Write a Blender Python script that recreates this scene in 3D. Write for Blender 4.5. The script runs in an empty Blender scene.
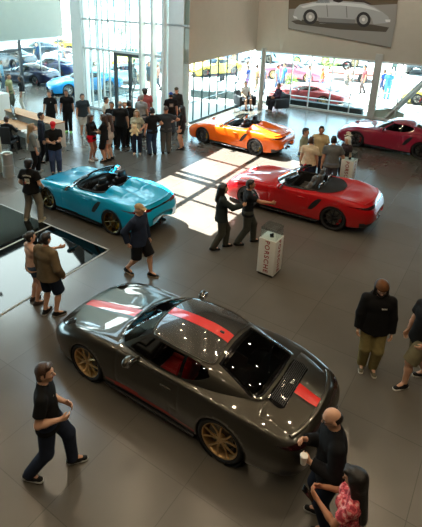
import bpy, bmesh, math, random
import numpy as np
from mathutils import Vector, Matrix
random.seed(7); np.random.seed(7)
SC = bpy.context.scene
COL = SC.collection
R_ = math.radians

# ------------------------------------------------------------------ materials
MATS = {}
def _new(name):
    m = bpy.data.materials.new(name); m.use_nodes = True
    nt = m.node_tree; nt.nodes.clear()
    out = nt.nodes.new('ShaderNodeOutputMaterial')
    return m, nt, out
def lin(c):
    c = [v/255.0 for v in c]
    return tuple(v/12.92 if v <= .04045 else ((v+.055)/1.055)**2.4 for v in c) + (1.0,)
def pbr(name, col, rough=.5, metal=0., coat=0., var=.0, scale=20., bump=0., sheen=0., spec=.5, alpha=None, emit=None, estr=0., flake=0., ):
    """principled surface whose colour is gently broken up by a noise texture"""
    if name in MATS: return MATS[name]
    m, nt, out = _new(name)
    b = nt.nodes.new('ShaderNodeBsdfPrincipled')
    c = lin(col)
    b.inputs['Base Color'].default_value = c
    b.inputs['Roughness'].default_value = rough
    b.inputs['Metallic'].default_value = metal
    b.inputs['Coat Weight'].default_value = coat
    b.inputs['Coat Roughness'].default_value = .03
    b.inputs['Specular IOR Level'].default_value = spec
    if sheen: b.inputs['Sheen Weight'].default_value = sheen
    if emit:
        b.inputs['Emission Color'].default_value = lin(emit); b.inputs['Emission Strength'].default_value = estr
    if var > 0 or bump > 0:
        tc = nt.nodes.new('ShaderNodeTexCoord'); n = nt.nodes.new('ShaderNodeTexNoise')
        n.inputs['Scale'].default_value = scale; n.inputs['Detail'].default_value = 4
        nt.links.new(tc.outputs['Object'], n.inputs['Vector'])
        if var > 0:
            r = nt.nodes.new('ShaderNodeValToRGB')
            r.color_ramp.elements[0].position = .3; r.color_ramp.elements[1].position = .7
            r.color_ramp.elements[0].color = tuple(max(0, v*(1-var)) for v in c[:3]) + (1,)
            r.color_ramp.elements[1].color = tuple(min(1, v*(1+var)) for v in c[:3]) + (1,)
            nt.links.new(n.outputs['Fac'], r.inputs['Fac']); nt.links.new(r.outputs['Color'], b.inputs['Base Color'])
        if bump > 0:
            bp = nt.nodes.new('ShaderNodeBump'); bp.inputs['Strength'].default_value = bump; bp.inputs['Distance'].default_value = .01
            nt.links.new(n.outputs['Fac'], bp.inputs['Height']); nt.links.new(bp.outputs['Normal'], b.inputs['Normal'])
    nt.links.new(b.outputs[0], out.inputs[0])
    MATS[name] = m
    return m
def glass(name, tint=(235, 245, 245), ior=1.5, rough=0.0, boost=1.0):
    """thin pane: tinted see-through mixed with a mirror by Fresnel"""
    if name in MATS: return MATS[name]
    m, nt, out = _new(name)
    t = nt.nodes.new('ShaderNodeBsdfTransparent'); t.inputs[0].default_value = lin(tint)
    g = nt.nodes.new('ShaderNodeBsdfGlossy'); g.inputs['Roughness'].default_value = rough
    f = nt.nodes.new('ShaderNodeFresnel'); ge = nt.nodes.new('ShaderNodeNewGeometry'); mr = nt.nodes.new('ShaderNodeMapRange'); mr.inputs['To Min'].default_value = ior; mr.inputs['To Max'].default_value = 1/ior   # same mirror share from both sides of a thin pane
    nt.links.new(ge.outputs['Backfacing'], mr.inputs['Value']); nt.links.new(mr.outputs[0], f.inputs['IOR'])
    mu = nt.nodes.new('ShaderNodeMath'); mu.operation = 'MULTIPLY'; mu.inputs[1].default_value = boost; mu.use_clamp = True
    mx = nt.nodes.new('ShaderNodeMixShader')
    nt.links.new(f.outputs[0], mu.inputs[0]); nt.links.new(mu.outputs[0], mx.inputs[0])
    nt.links.new(t.outputs[0], mx.inputs[1]); nt.links.new(g.outputs[0], mx.inputs[2]); nt.links.new(mx.outputs[0], out.inputs[0])
    MATS[name] = m
    return m
def paint(name, col, metal=.0, rough=.35):
    return pbr(name, col, rough, metal, coat=1.0, var=.03, scale=300, spec=.25)

# ------------------------------------------------------------------ objects
def mesh_obj(name, verts, faces, mats, parent=None, smooth=True, fmat=None):
    me = bpy.data.meshes.new(name)
    me.from_pydata([tuple(map(float, v)) for v in verts], [], [tuple(int(i) for i in f) for f in faces])
    if not isinstance(mats, (list, tuple)): mats = [mats]
    for m in mats: me.materials.append(m)
    if fmat is not None: me.polygons.foreach_set('material_index', fmat)
    if smooth: me.polygons.foreach_set('use_smooth', [True]*len(me.polygons))
    me.update()
    o = bpy.data.objects.new(name, me); COL.objects.link(o)
    if parent: o.parent = parent
    return o
def tag(o, label=None, cat=None, group=None, kind=None):
    if label: o['label'] = label
    if cat: o['category'] = cat
    if group: o['group'] = group
    if kind: o['kind'] = kind
    return o
def empty(name, loc=(0, 0, 0), rz=0., label=None, cat=None, group=None):
    o = bpy.data.objects.new(name, None); COL.objects.link(o)
    o.location = loc; o.rotation_euler = (0, 0, rz); o.empty_display_size = .2
    return tag(o, label, cat, group)
def copy_tree(o, parent=None):
    c = o.copy(); COL.objects.link(c)
    if parent: c.parent = parent
    for ch in list(o.children): copy_tree(ch, c)
    return c
class MB:
    """collects simple shapes in one mesh"""
    def __init__(s): s.v = []; s.f = []; s.m = []
    def add(s, v, f, mi=0):
        n = len(s.v); s.v += [tuple(p) for p in v]; s.f += [tuple(i+n for i in q) for q in f]; s.m += [mi]*len(f)
        return s
    def box(s, c, d, rz=0., bev=0., mi=0, M=None):
        bm = bmesh.new(); bmesh.ops.create_cube(bm, size=1)
        bmesh.ops.scale(bm, vec=d, verts=bm.verts)
        if bev: bmesh.ops.bevel(bm, geom=list(bm.edges), offset=bev, segments=3, profile=.5, affect='EDGES', clamp_overlap=True)
        T = Matrix.Translation(c) @ Matrix.Rotation(rz, 4, 'Z')
        if M is not None: T = M @ T
        bm.verts.ensure_lookup_table()
        v = [T @ p.co for p in bm.verts]; f = [[q.index for q in k.verts] for k in bm.faces]
        bm.free(); return s.add(v, f, mi)
    def tube(s, pts, r, n=10, mi=0, cap=True, flat=1.0):
        pts = [Vector(p) for p in pts]; k = len(pts)
        rs = r if isinstance(r, (list, tuple)) else [r]*k
        V = []; F = []
        t0 = (pts[1]-pts[0]).normalized()
        a = Vector((0, 0, 1)) if abs(t0.z) < .9 else Vector((1, 0, 0))
        u = t0.cross(a).normalized()
        for i, p in enumerate(pts):
            t = (pts[min(i+1, k-1)]-pts[max(i-1, 0)]).normalized()
            u = (u - t*u.dot(t)).normalized(); w = t.cross(u)
            for q in range(n):
                an = 2*math.pi*q/n
                V.append(p + (u*math.cos(an) + w*math.sin(an)*flat)*rs[i])
        for i in range(k-1):
            for q in range(n):
                F.append((i*n+q, i*n+(q+1) % n, (i+1)*n+(q+1) % n, (i+1)*n+q))
        if cap: F.append(tuple(range(n-1, -1, -1))); F.append(tuple((k-1)*n+q for q in range(n)))
        return s.add(V, F, mi)
    def lathe(s, prof, n=24, M=None, mi=0, axis='Z', cap=False):
        V = []; F = []; k = len(prof)
        for (r, h) in prof:
            for q in range(n):
                an = 2*math.pi*q/n
                p = Vector((r*math.cos(an), r*math.sin(an), h)) if axis == 'Z' else Vector((r*math.cos(an), h, -r*math.sin(an)))
                V.append(M @ p if M is not None else p)
        for i in range(k-1):
            for q in range(n): F.append((i*n+q, i*n+(q+1) % n, (i+1)*n+(q+1) % n, (i+1)*n+q))
        if cap: F.append(tuple(range(n-1, -1, -1))); F.append(tuple((k-1)*n+q for q in range(n)))
        return s.add(V, F, mi)
    def ell(s, c, r, M=None, n=16, mi=0, m=10):
        V = []; F = []
        for i in range(m+1):
            th = math.pi*i/m
            for q in range(n):
                an = 2*math.pi*q/n
                p = Vector((r[0]*math.sin(th)*math.cos(an), r[1]*math.sin(th)*math.sin(an), r[2]*math.cos(th)))
                if M is not None: p = M @ p
                V.append(Vector(c)+p)
        for i in range(m):
            for q in range(n): F.append((i*n+q, (i+1)*n+q, (i+1)*n+(q+1) % n, i*n+(q+1) % n))
        return s.add(V, F, mi)
    def prism(s, poly, p0, ax, ay, az, depth, mi=0):
        """polygon in the plane (ax, ay) at p0, extruded along az"""
        p0, ax, ay, az = map(Vector, (p0, ax, ay, az)); n = len(poly)
        V = [p0+ax*a+ay*b for a, b in poly] + [p0+ax*a+ay*b+az*depth for a, b in poly]
        F = [tuple(range(n-1, -1, -1)), tuple(range(n, 2*n))] + [(i, (i+1) % n, n+(i+1) % n, n+i) for i in range(n)]
        return s.add(V, F, mi)
    def build(s, name, mats, parent=None, smooth=True, loc=None, rz=None, sharp=35):
        o = mesh_obj(name, s.v, s.f, mats, parent, smooth, s.m if isinstance(mats, (list, tuple)) else None)
        if smooth and sharp:
            bm = bmesh.new(); bm.from_mesh(o.data)
            bmesh.ops.recalc_face_normals(bm, faces=bm.faces)
            for e in bm.edges:
                if len(e.link_faces) == 2 and e.calc_face_angle(0) > R_(sharp): e.smooth = False
            bm.to_mesh(o.data); bm.free()
        if loc is not None: o.location = loc
        if rz is not None: o.rotation_euler = (0, 0, rz)
        return o
def pchip(tab):
    """monotone cubic through a table, as a function of arrays"""
    x = np.array([t[0] for t in tab], float); y = np.array([t[1] for t in tab], float)
    h = np.diff(x); d = np.diff(y)/h; m = np.zeros_like(y)
    m[0], m[-1] = d[0], d[-1]
    for i in range(1, len(x)-1):
        if d[i-1]*d[i] > 0:
            w1 = 2*h[i]+h[i-1]; w2 = h[i]+2*h[i-1]
            m[i] = (w1+w2)/(w1/d[i-1]+w2/d[i])
    def f(q):
        q = np.clip(np.asarray(q, float), x[0], x[-1]); i = np.clip(np.searchsorted(x, q, 'right')-1, 0, len(x)-2)
        t = (q-x[i])/h[i]
        return ((1+2*t)*(1-t)**2*y[i] + t*(1-t)**2*h[i]*m[i] + t*t*(3-2*t)*y[i+1] + t*t*(t-1)*h[i]*m[i+1])
    return f
def catmull(P, k):
    """points through the controls P, k per segment"""
    P = np.array(P, float); Q = np.vstack([2*P[0]-P[1], P, 2*P[-1]-P[-2]]); out = []
    for i in range(len(P)-1):
        a, b, c, d = Q[i:i+4]
        for t in np.linspace(0, 1, k, endpoint=False):
            out.append(.5*((2*b)+(-a+c)*t+(2*a-5*b+4*c-d)*t*t+(-a+3*b-3*c+d)*t**3))
    out.append(P[-1]); return np.array(out)
# ------------------------------------------------------------------ cars: x runs from the front axle to the tail, y<0 is the driver's side
M_black = pbr('black_plastic', (14, 14, 15), .45)
M_gloss = pbr('gloss_black', (10, 10, 11), .12, coat=.6)
M_rubber = pbr('tyre_rubber', (16, 16, 16), .75, var=.15, scale=60)
M_well = pbr('wheel_well_liner', (9, 9, 9), .9)
M_iron = pbr('brake_steel', (120, 118, 112), .35, 1.)
M_alu = pbr('polished_metal', (190, 190, 192), .22, 1.)
M_carglass = glass('car_glass', (120, 128, 126), 1.5, boost=1.4)
M_darkglass = glass('dark_car_glass', (196, 194, 188), 1.5, boost=1.3)
M_headlamp = pbr('headlamp_lens', (205, 212, 216), .08, .2, coat=1.)
M_headdark = pbr('headlamp_dark_lens', (52, 56, 60), .08, .2, coat=1.)
M_tail = pbr('tail_lamp_lens', (96, 8, 10), .12, coat=1.)
M_taildark = pbr('smoked_tail_lamp', (34, 8, 10), .1, coat=1.)
M_redtrim = pbr('red_leather', (206, 16, 24), .5, var=.1, scale=30)
M_blktrim = pbr('black_leather', (22, 22, 24), .5, var=.1, scale=30)
M_tan = pbr('grey_leather', (92, 90, 88), .55, var=.1, scale=30)
M_ycal = pbr('yellow_caliper', (190, 150, 20), .4)
M_rcal = pbr('red_caliper', (170, 16, 16), .4)

SPEC = {}
SPEC['coupe911'] = dict(
    x0=-.985, x1=3.585, wb=2.457, R=(.345, .365), track=(.80, .785), wheel_r=(.335, .35),
    w=[(-.985, .36), (-.95, .56), (-.88, .71), (-.75, .815), (-.55, .885), (-.3, .915), (0, .925), (.45, .905), (.9, .885), (1.4, .885), (1.9, .905), (2.25, .93), (2.5, .936), (2.8, .925), (3.1, .89), (3.3, .835), (3.45, .745), (3.54, .62), (3.585, .42)],
    zb=[(-.985, .26), (-.9, .17), (-.6, .13), (0, .14), (2.4, .16), (3.0, .2), (3.4, .25), (3.585, .38)],
    zsh=[(-.985, .44), (-.95, .505), (-.88, .565), (-.75, .632), (-.55, .715), (-.3, .79), (0, .838), (.3, .858), (.6, .87), (1.0, .88), (1.6, .895), (2.1, .915), (2.4, .925), (2.7, .915), (3.0, .875), (3.25, .82), (3.42, .765), (3.53, .69), (3.585, .58)],
    ysh=[(-.985, .24), (-.88, .52), (-.7, .64), (-.4, .70), (0, .725), (.5, .735), (1.2, .79), (1.8, .80), (2.3, .79), (2.8, .76), (3.2, .66), (3.45, .55), (3.585, .3)],
    zc=[(-.985, .46), (-.95, .53), (-.88, .59), (-.75, .64), (-.5, .705), (-.2, .775), (.1, .845), (.4, .90), (.62, .915), (1.0, .92), (2.0, .95), (2.7, .995), (2.9, .972), (3.15, .91), (3.38, .845), (3.45, .835), (3.5, .78), (3.545, .69), (3.585, .6)],
    dv=[(-.985, 0), (-.7, -.005), (-.3, -.012), (.2, -.012), (.6, -.01), (2.3, -.02), (2.8, -.03), (3.2, -.012), (3.585, -.005)],
    B=[(.40, 0, .908), (.43, .30, .906), (.50, .53, .90), (.68, .70, .892), (1.15, .775, .89), (1.62, .79, .90), (2.00, .77, .918), (2.34, .705, .935), (2.64, .605, .952), (2.845, .50, .968), (2.885, .25, .985), (2.895, 0, .99)],
    Rf=[(1.0, 0, 1.232), (1.01, .25, 1.226), (1.05, .43, 1.210), (1.12, .54, 1.188), (1.36, .575, 1.192), (1.66, .588, 1.193), (1.90, .578, 1.178), (2.04, .553, 1.160), (2.11, .505, 1.156), (2.11, .36, 1.180), (2.09, .18, 1.196), (2.08, 0, 1.20)],
    crown=[(1.0, 1.232), (1.2, 1.258), (1.5, 1.277), (1.72, 1.275), (1.95, 1.245), (2.11, 1.195)],
    win=dict(ws=(0, 2.8), door=(3.15, 5.1), quarter=(5.3, 6.75), rear=(8.35, 11)), rt=(.06, .93))
SPEC['coupe718'] = dict(
    x0=-.92, x1=3.45, wb=2.475, R=(.345, .352), track=(.79, .79), wheel_r=(.335, .342),
    w=[(-.92, .38), (-.885, .57), (-.82, .70), (-.7, .795), (-.5, .865), (-.25, .895), (0, .90), (.45, .882), (.9, .865), (1.4, .868), (1.8, .885), (2.2, .905), (2.5, .91), (2.8, .90), (3.05, .87), (3.22, .81), (3.34, .72), (3.41, .6), (3.45, .42)],
    zb=[(-.92, .26), (-.84, .17), (-.6, .13), (0, .14), (2.4, .16), (3.0, .2), (3.3, .25), (3.45, .38)],
    zsh=[(-.92, .43), (-.885, .49), (-.82, .545), (-.7, .61), (-.5, .70), (-.25, .78), (0, .828), (.3, .84), (.6, .845), (1.0, .85), (1.6, .875), (2.0, .905), (2.4, .93), (2.7, .925), (2.95, .895), (3.15, .855), (3.3, .80), (3.4, .70), (3.45, .58)],
    ysh=[(-.92, .24), (-.82, .50), (-.66, .63), (-.4, .68), (0, .705), (.5, .715), (1.2, .765), (1.8, .78), (2.3, .765), (2.8, .73), (3.1, .66), (3.3, .57), (3.45, .3)],
    zc=[(-.92, .45), (-.885, .515), (-.82, .57), (-.7, .615), (-.5, .67), (-.2, .74), (.1, .80), (.4, .855), (.66, .89), (1.0, .90), (1.9, .955), (2.3, .97), (2.6, .96), (2.9, .93), (3.15, .895), (3.27, .885), (3.33, .84), (3.4, .73), (3.45, .6)],
    dv=[(-.92, 0), (-.7, -.008), (-.3, -.02), (.2, -.02), (.6, -.01), (2.3, -.012), (2.8, -.02), (3.2, -.01), (3.45, -.005)],
    B=[(.60, 0, .895), (.64, .30, .892), (.74, .52, .882), (.94, .685, .87), (1.25, .752, .866), (1.62, .765, .878), (1.95, .75, .90), (2.28, .70, .925), (2.6, .61, .94), (2.8, .45, .955), (2.86, .23, .962), (2.87, 0, .965)],
    Rf=[(1.20, 0, 1.222), (1.215, .25, 1.216), (1.25, .42, 1.204), (1.33, .52, 1.185), (1.48, .558, 1.19), (1.68, .57, 1.19), (1.86, .56, 1.178), (2.0, .535, 1.158), (2.07, .49, 1.15), (2.07, .35, 1.172), (2.05, .18, 1.188), (2.04, 0, 1.192)],
    crown=[(1.20, 1.222), (1.4, 1.255), (1.6, 1.27), (1.75, 1.265), (1.95, 1.23), (2.07, 1.19)],
    win=dict(ws=(0, 2.8), door=(3.15, 5.0), quarter=(5.2, 6.6), rear=(8.5, 11)), rt=(.06, .93))

def smin_ramp(x, a, b): return np.clip((x-a)/(b-a), 0, 1)

def make_wheel(name, r, col_mat, n_sp=5, cal=M_ycal, silver=False, w=.27):
    """axis along y, outer face towards -y; rim is the part, tyre, disc and caliper its sub-parts"""
    rr = r*.765
    mb = MB()
    mb.lathe([(rr*.93, .10), (rr*.93, -.09), (rr*.97, -.115), (rr*1.02, -.122), (rr*1.02, -.112), (rr*.985, -.10)], 40, axis='Y')
    for k in range(n_sp):
        a0 = 2*math.pi*k/n_sp+.3
        for s in (-1, 1):
            a1 = a0+s*math.pi/n_sp*.52; ah = a0+s*.16
            P = [(.045*math.cos(ah), -.085, -.045*math.sin(ah)), (rr*.5*math.cos((a0+a1*1.0)/2+s*.02), -.095, -rr*.5*math.sin((a0+a1)/2+s*.02)), (rr*.96*math.cos(a1), -.108, -rr*.96*math.sin(a1))]
            mb.tube(P, [.024, .014, .013], 6)
    mb.lathe([(.001, -.105), (.04, -.105), (.055, -.09), (.055, -.03)], 20, axis='Y')
    rim = mb.build(name, col_mat)
    tb = MB(); h = w/2
    tb.lathe([(rr*.97, h-.02), (rr*1.05, h-.005), (r*.9, h), (r*.97, h-.02), (r, h-.045), (r, -h+.045), (r*.97, -h+.02), (r*.9, -h), (rr*1.06, -h+.006), (rr*1.0, -h+.018)], 40, axis='Y')
    tb.build('tyre', M_rubber, rim)
    db = MB(); db.lathe([(.06, -.03), (rr*.78, -.03), (rr*.78, 0), (.06, 0)], 32, axis='Y'); db.build('brake_disc', M_iron, rim)
    cb = MB()
    for q in range(7):
        a = R_(-38+q*11); cb.box((rr*.7*math.cos(a), -.04, rr*.7*math.sin(a)), (.05, .05, .05), 0, .008)
    cb.build('brake_caliper', cal, rim)
    return rim

def make_car(kind='coupe911', body=None, roadster=False, fairing=False, softtop=False, rim=None, cal=M_ycal, seats=M_blktrim, stripe=None, carbon=None,
             tail=M_tail, lamp=M_headlamp, intake=True, detail=True, nsp=5, grille=False, lip=True, glassm=M_carglass, topm=None):
    S = SPEC[kind]; name = 'sports_car' if not roadster else 'open_roadster'
    root = empty(name)
    F = {k: pchip(S[k]) for k in ('w', 'zb', 'zsh', 'ysh', 'zc', 'dv')}
    t = np.linspace(0, 1, 11)
    xs = np.concatenate([S['x0']+.22*t**1.8, np.arange(S['x0']+.25, S['x1']-.24, .03), S['x1']-.22*t[::-1]**1.8])
    n = len(xs); K = 5
    cache = {}
    def profile(x):
        k_ = round(float(x), 3)
        if k_ not in cache: cache[k_] = profile_(k_)
        return cache[k_]
    def profile_(x):
        w, zb, zsh, ysh, zc, dv = [float(F[k](x)) for k in ('w', 'zb', 'zsh', 'ysh', 'zc', 'dv')]
        H = zsh-zb
        if roadster: zc2 = zc - .045*smin_ramp(x, 1.6, 2.0)*(1-smin_ramp(x, 2.7, 3.1))
        else: zc2 = zc
        P = [(w*.80, zb), (w*.94, zb+.02), (w*.978, zb+.25*H), (w, zb+.52*H), (w*.987, zb+.78*H), (ysh+.62*(w-ysh), zsh-.035*min(1, H/.3)), (ysh, zsh), (ysh*.70, .35*zsh+.65*(zc2+dv)), (ysh*.36, zc2+dv*.4), (0, zc2)]
        pr_ = catmull(P, K)
        if fairing and x > 1.93:
            rmp = float(smin_ramp(x, 1.93, 2.03))*float(1-smin_ramp(x, 2.15, 3.15))**1.4
            pr_[28:, 1] += .15*rmp*np.exp(-((pr_[28:, 0]-.36)/.19)**4)
        return pr_
    prof = np.array([profile_(x) for x in xs]); m = prof.shape[1]      # n, m, 2
    def surf(x, j, side=-1, off=.004):
        """point on the skin at station x, profile position j"""
        def pt(x, j):
            p = profile(x); j0 = int(min(max(j, 0), m-2)); a = j-j0; q = p[j0]*(1-a)+p[j0+1]*a
            return np.array([x, q[0], q[1]])
        p = pt(x, j); e = .02
        dx = pt(min(x+e, S['x1']), j)-pt(max(x-e, S['x0']), j); dj = pt(x, min(j+.3, m-1))-pt(x, max(j-.3, 0))
        nn = np.cross(dx, dj); nn /= np.linalg.norm(nn)+1e-9
        if nn[1]*1.0+nn[2]*.5 < 0 and nn[2] < .2 or nn[2] < -.2: nn = -nn
        p = p+nn*off
        return (p[0], p[1]*-side*-1 if side > 0 else -p[1], p[2])
    def skin_patch(nm, mat, rows, side, off=.005):
        g = np.array([[surf(x, j, side, off) for x, j in r] for r in rows]); a, b = g.shape[:2]
        fs = [(i*b+k, (i+1)*b+k, (i+1)*b+k+1, i*b+k+1) for i in range(a-1) for k in range(b-1)]
        return mesh_obj(nm, g.reshape(-1, 3), fs, mat, root)
    def iso(j, z):
        """station near the tail where profile position j is at height z"""
        a, b = S['x1']-.75, S['x1']-.002
        def zz(x):
            p = profile(x); j0 = int(min(j, m-2)); q = j-j0; return p[j0][1]*(1-q)+p[j0+1][1]*q
        for _ in range(30):
            c = (a+b)/2
            if zz(c) > z: a = c
            else: b = c
        return (a+b)/2
    full = []
    for i, x in enumerate(xs):
        row = [(x, -prof[i, j, 0], prof[i, j, 1]) for j in range(m)] + [(x, prof[i, j, 0], prof[i, j, 1]) for j in range(m-2, -1, -1)]
        full.append(row)
    V = np.array(full); cols = V.shape[1]; V = V.reshape(-1, 3)
    idx = lambda i, j: i*cols+j
    faces = []; fij = []
    for i in range(n-1):
        for j in range(cols-1):
            faces.append([idx(i, j), idx(i+1, j), idx(i+1, j+1), idx(i, j+1)]); fij.append((i, j if j < m-1 else cols-2-j))
    faces = np.array(faces); fij = np.array(fij)
    cen = V[faces].mean(1); ay = np.abs(cen[:, 1])
    keep = np.ones(len(faces), bool)
    wheels = [(0., S['wheel_r'][0], S['R'][0]), (S['wb'], S['wheel_r'][1], S['R'][1])]
    for (wx, wz, R) in wheels:
        dx = cen[:, 0]-wx; dz = cen[:, 2]-wz
        inside = np.where(dz > 0, dx*dx+dz*dz < R*R, np.abs(dx) < R) & (ay > .45) & (fij[:, 1] < 30)
        keep &= ~inside
    # the cabin opening
    Bc = catmull(S['B'], 6); Rc = catmull(S['Rf'], 6)
    bx, by = Bc[:, 0], Bc[:, 1]
    front = Bc[:43]; rear_ = Bc[36:]
    def y_belt(x):
        o = np.argsort(bx); return np.interp(x, bx[o], by[o], left=-1, right=-1)
    if roadster:
        cx0, cx1, cyw = .93, 1.93, .655
        op = (((np.abs(cen[:, 0]-(cx0+cx1)/2))/((cx1-cx0)/2))**5 + (ay/cyw)**5 < 1) & (fij[:, 1] > 22)
    else:
        op = (ay < y_belt(cen[:, 0])-.035) & (fij[:, 1] > 22) & (cen[:, 0] > S['B'][0][0]+.03)
    keep &= ~op
    # labels
    L = np.array(['body']*len(faces), dtype=object); x, z, jj = cen[:, 0], cen[:, 2], fij[:, 1]
    hood = (jj >= 31) & (x > S['x0']+.17) & (x < S['B'][0][0]-.02+.12*(ay/.6)**2)
    L[hood] = 'bonnet'
    xe = S['x1']
    door = (x > .62) & (x < 1.76) & (jj < 28) & (z > .25) & (z < .86)
    door &= ~((x > 1.62) & (z < .42))
    L[door & (cen[:, 1] < 0)] = 'door'; L[door & (cen[:, 1] > 0)] = 'door.R'
    sl_ = (z < .205) & (x > .33) & (x < S['wb']-.33); L[sl_ & (cen[:, 1] < 0)] = 'side_sill'; L[sl_ & (cen[:, 1] > 0)] = 'side_sill.R'
    for sg_, sf_ in ((-1, ''), (1, '.R')):
        L[(x < S['x0']+.2) & (z < .36) & (ay < .72) & (cen[:, 1]*sg_ > 0)] = 'front_grille'+sf_
        L[(x > xe-.3) & (z < .37) & (cen[:, 1]*sg_ > 0)] = 'rear_diffuser'+sf_
    if kind == 'coupe911':
        L[(x > 2.90) & (jj >= 31) & (L == 'body') & (x < xe-.16)] = 'engine_lid'
    else:
        L[(x > 2.55) & (jj >= 31) & (x < xe-.2)] = 'rear_lid'
    if stripe is not None:
        L[(jj >= 42) & (L == 'bonnet') & (ay < .095) & (x < .35)] = 'bonnet_stripe'
        L[(ay < .095) & (x > 3.12) & (x < xe-.16) ] = 'tail_stripe'
        L[(z > .235) & (z < .275) & (x > .42) & (x < 2.05) & (jj < 20) & (cen[:, 1] < 0)] = 'side_stripe'
        L[(z > .235) & (z < .275) & (x > .42) & (x < 2.05) & (jj < 20) & (cen[:, 1] > 0)] = 'side_stripe.R'
    mats = dict(body=body, bonnet=body, door=body, engine_lid=body, rear_lid=body, side_sill=M_black, front_grille=M_black, rear_diffuser=M_black,
                 bonnet_stripe=stripe, tail_stripe=stripe, side_stripe=pbr('dark_red_film', (150, 20, 18), .35, coat=.6))
    # snap the wheel arch edges to a clean arc
    used = set(faces[keep].ravel().tolist()); gone = set(faces[~keep].ravel().tolist()); bnd = used & gone
    arch_lists = []
    for (wx, wz, R) in wheels:
        for b in bnd:
            p = V[b]
            if abs(p[1]) < .45: continue
            dx, dz = p[0]-wx, p[2]-wz; r = math.hypot(dx, dz)
            if dz > 0 and abs(r-R) < .07 and p[2] < .8: V[b, 0] = wx+dx/r*R; V[b, 2] = wz+dz/r*R
            elif dz <= 0 and abs(abs(dx)-R) < .06: V[b, 0] = wx+math.copysign(R, dx)
    # vertex normals for grooves
    N = np.zeros_like(V); f = faces[keep]
    nr = np.cross(V[f[:, 2]]-V[f[:, 0]], V[f[:, 3]]-V[f[:, 1]])
    for q in range(4): np.add.at(N, f[:, q], nr)
    ln = np.linalg.norm(N, axis=1, keepdims=True); N = N/np.maximum(ln, 1e-9)
    if (N[idx(n//2, m-1)][2]) < 0: N = -N; faces = faces[:, ::-1]
    lab_of = {}
    for k in np.where(keep)[0]:
        for v in faces[k]: lab_of.setdefault(int(v), set()).add(L[k])
    V2 = V.copy()
    GRO = {'bonnet', 'door', 'door.R', 'engine_lid', 'rear_lid'}
    for v, s in lab_of.items():
        if len(s) > 1 and s & GRO: V2[v] -= N[v]*.007
    objs = {}
    for lab in sorted(set(L[keep])):
        fk = faces[keep & (L == lab)]
        u, inv = np.unique(fk.ravel(), return_inverse=True)
        vv = V2[u]; ff = inv.reshape(-1, 4).tolist()
        base = lab.split('.')[0]
        if lab == 'body':      # close the blunt nose and tail
            mp = {int(a): b for b, a in enumerate(u)}
            for i in (0, n-1):
                ring = [mp.get(idx(i, j)) for j in range(cols)]; ring = [r for r in ring if r is not None]
                vv = np.vstack([vv, vv[ring].mean(0)]); c = len(vv)-1
                for a, b in zip(ring[:-1], ring[1:]): ff.append([a, b, c])
        o = mesh_obj(base, vv, ff, mats[base], root)
        if lab == 'body':
            bm = bmesh.new(); bm.from_mesh(o.data)
            be = [e for e in bm.edges if len(e.link_faces) == 1 and any(abs(abs((e.verts[0].co.x-wx))-0) < R+.02 and e.verts[0].co.z < wz+R+.02 and abs(e.verts[0].co.y) > .45 for wx, wz, R in wheels)]
            ge = bmesh.ops.extrude_edge_only(bm, edges=be)['geom']
            for v in [g for g in ge if isinstance(g, bmesh.types.BMVert)]: v.co.y -= math.copysign(.06, v.co.y)
            bm.to_mesh(o.data); bm.free()
            o.data.polygons.foreach_set('use_smooth', [True]*len(o.data.polygons))
    # wheel wells
    for (wx, wz, R) in wheels:
        for s in (-1, 1):
            wb = MB()
            pr = [(R*1.0, .0), (R*1.0, -.30), (.02, -.30)]
            pr = [(r, (h if s > 0 else -h)) for r, h in pr]
            wb.lathe(pr, 28, Matrix.Translation((wx, s*(float(F['w'](wx))-.03), wz)), axis='Y')
            wb.build('wheel_arch_liner', M_well, root)
    # wheels
    for wi, (wx, wz, R) in enumerate(wheels):
        rm = make_wheel('wheel', S['wheel_r'][wi], rim, nsp, cal)
        rm.parent = root; rm.location = (wx, -(float(F['w'](wx))-.135-.022), wz); rm.rotation_euler = (0, .4*wi, 0)
        r2 = copy_tree(rm, root); r2.location = (wx, float(F['w'](wx))-.135-.022, wz); r2.rotation_euler = (0, .3, math.pi)
    # greenhouse
    T = 9; nb = len(Bc); bulge = .022
    def band(s0, s1, t0, t1, off=0., both=True):
        g = []
        for s in range(s0, s1+1):
            row = []
            for q in range(T+1):
                tt = t0+(t1-t0)*q/T
                p = Bc[s]*(1-tt)+Rc[s]*tt
                out = np.array([(Bc[s]-Rc[s])[0], (Bc[s]-Rc[s])[1], .35]); out /= np.linalg.norm(out)+1e-9
                row.append(p+out*(bulge*4*tt*(1-tt)+off))
            g.append(row)
        return np.array(g)
    def add_grid(mb, g, flip=False, mi=0):
        a, b = g.shape[:2]; v = g.reshape(-1, 3)
        fs = [(i*b+j, (i+1)*b+j, (i+1)*b+j+1, i*b+j+1) for i in range(a-1) for j in range(b-1)]
        if flip: fs = [q[::-1] for q in fs]
        mb.add(v, fs, mi)
    mir = np.array([1, -1, 1])
    W = S['win']; k6 = lambda s: int(round(s*6))
    def pane(nm, s0, s1, t0, t1, mat, sides, off=.002):
        if sides == 'both':
            g = band(s0, s1, t0, t1, off); g2 = (g*mir)[::-1]
            gg = np.vstack([g2[:-1], g]) if s0 == 0 else np.vstack([g, g2[1:]])
            mb = MB(); add_grid(mb, gg); return mb.build(nm, mat, root)
        out = []
        for sg in sides:
            g = band(s0, s1, t0, t1, off)
            if sg < 0: g = (g*mir)[::-1]
            mb = MB(); add_grid(mb, g); out.append(mb.build(nm, mat, root))
        return out
    top = topm or body
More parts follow.
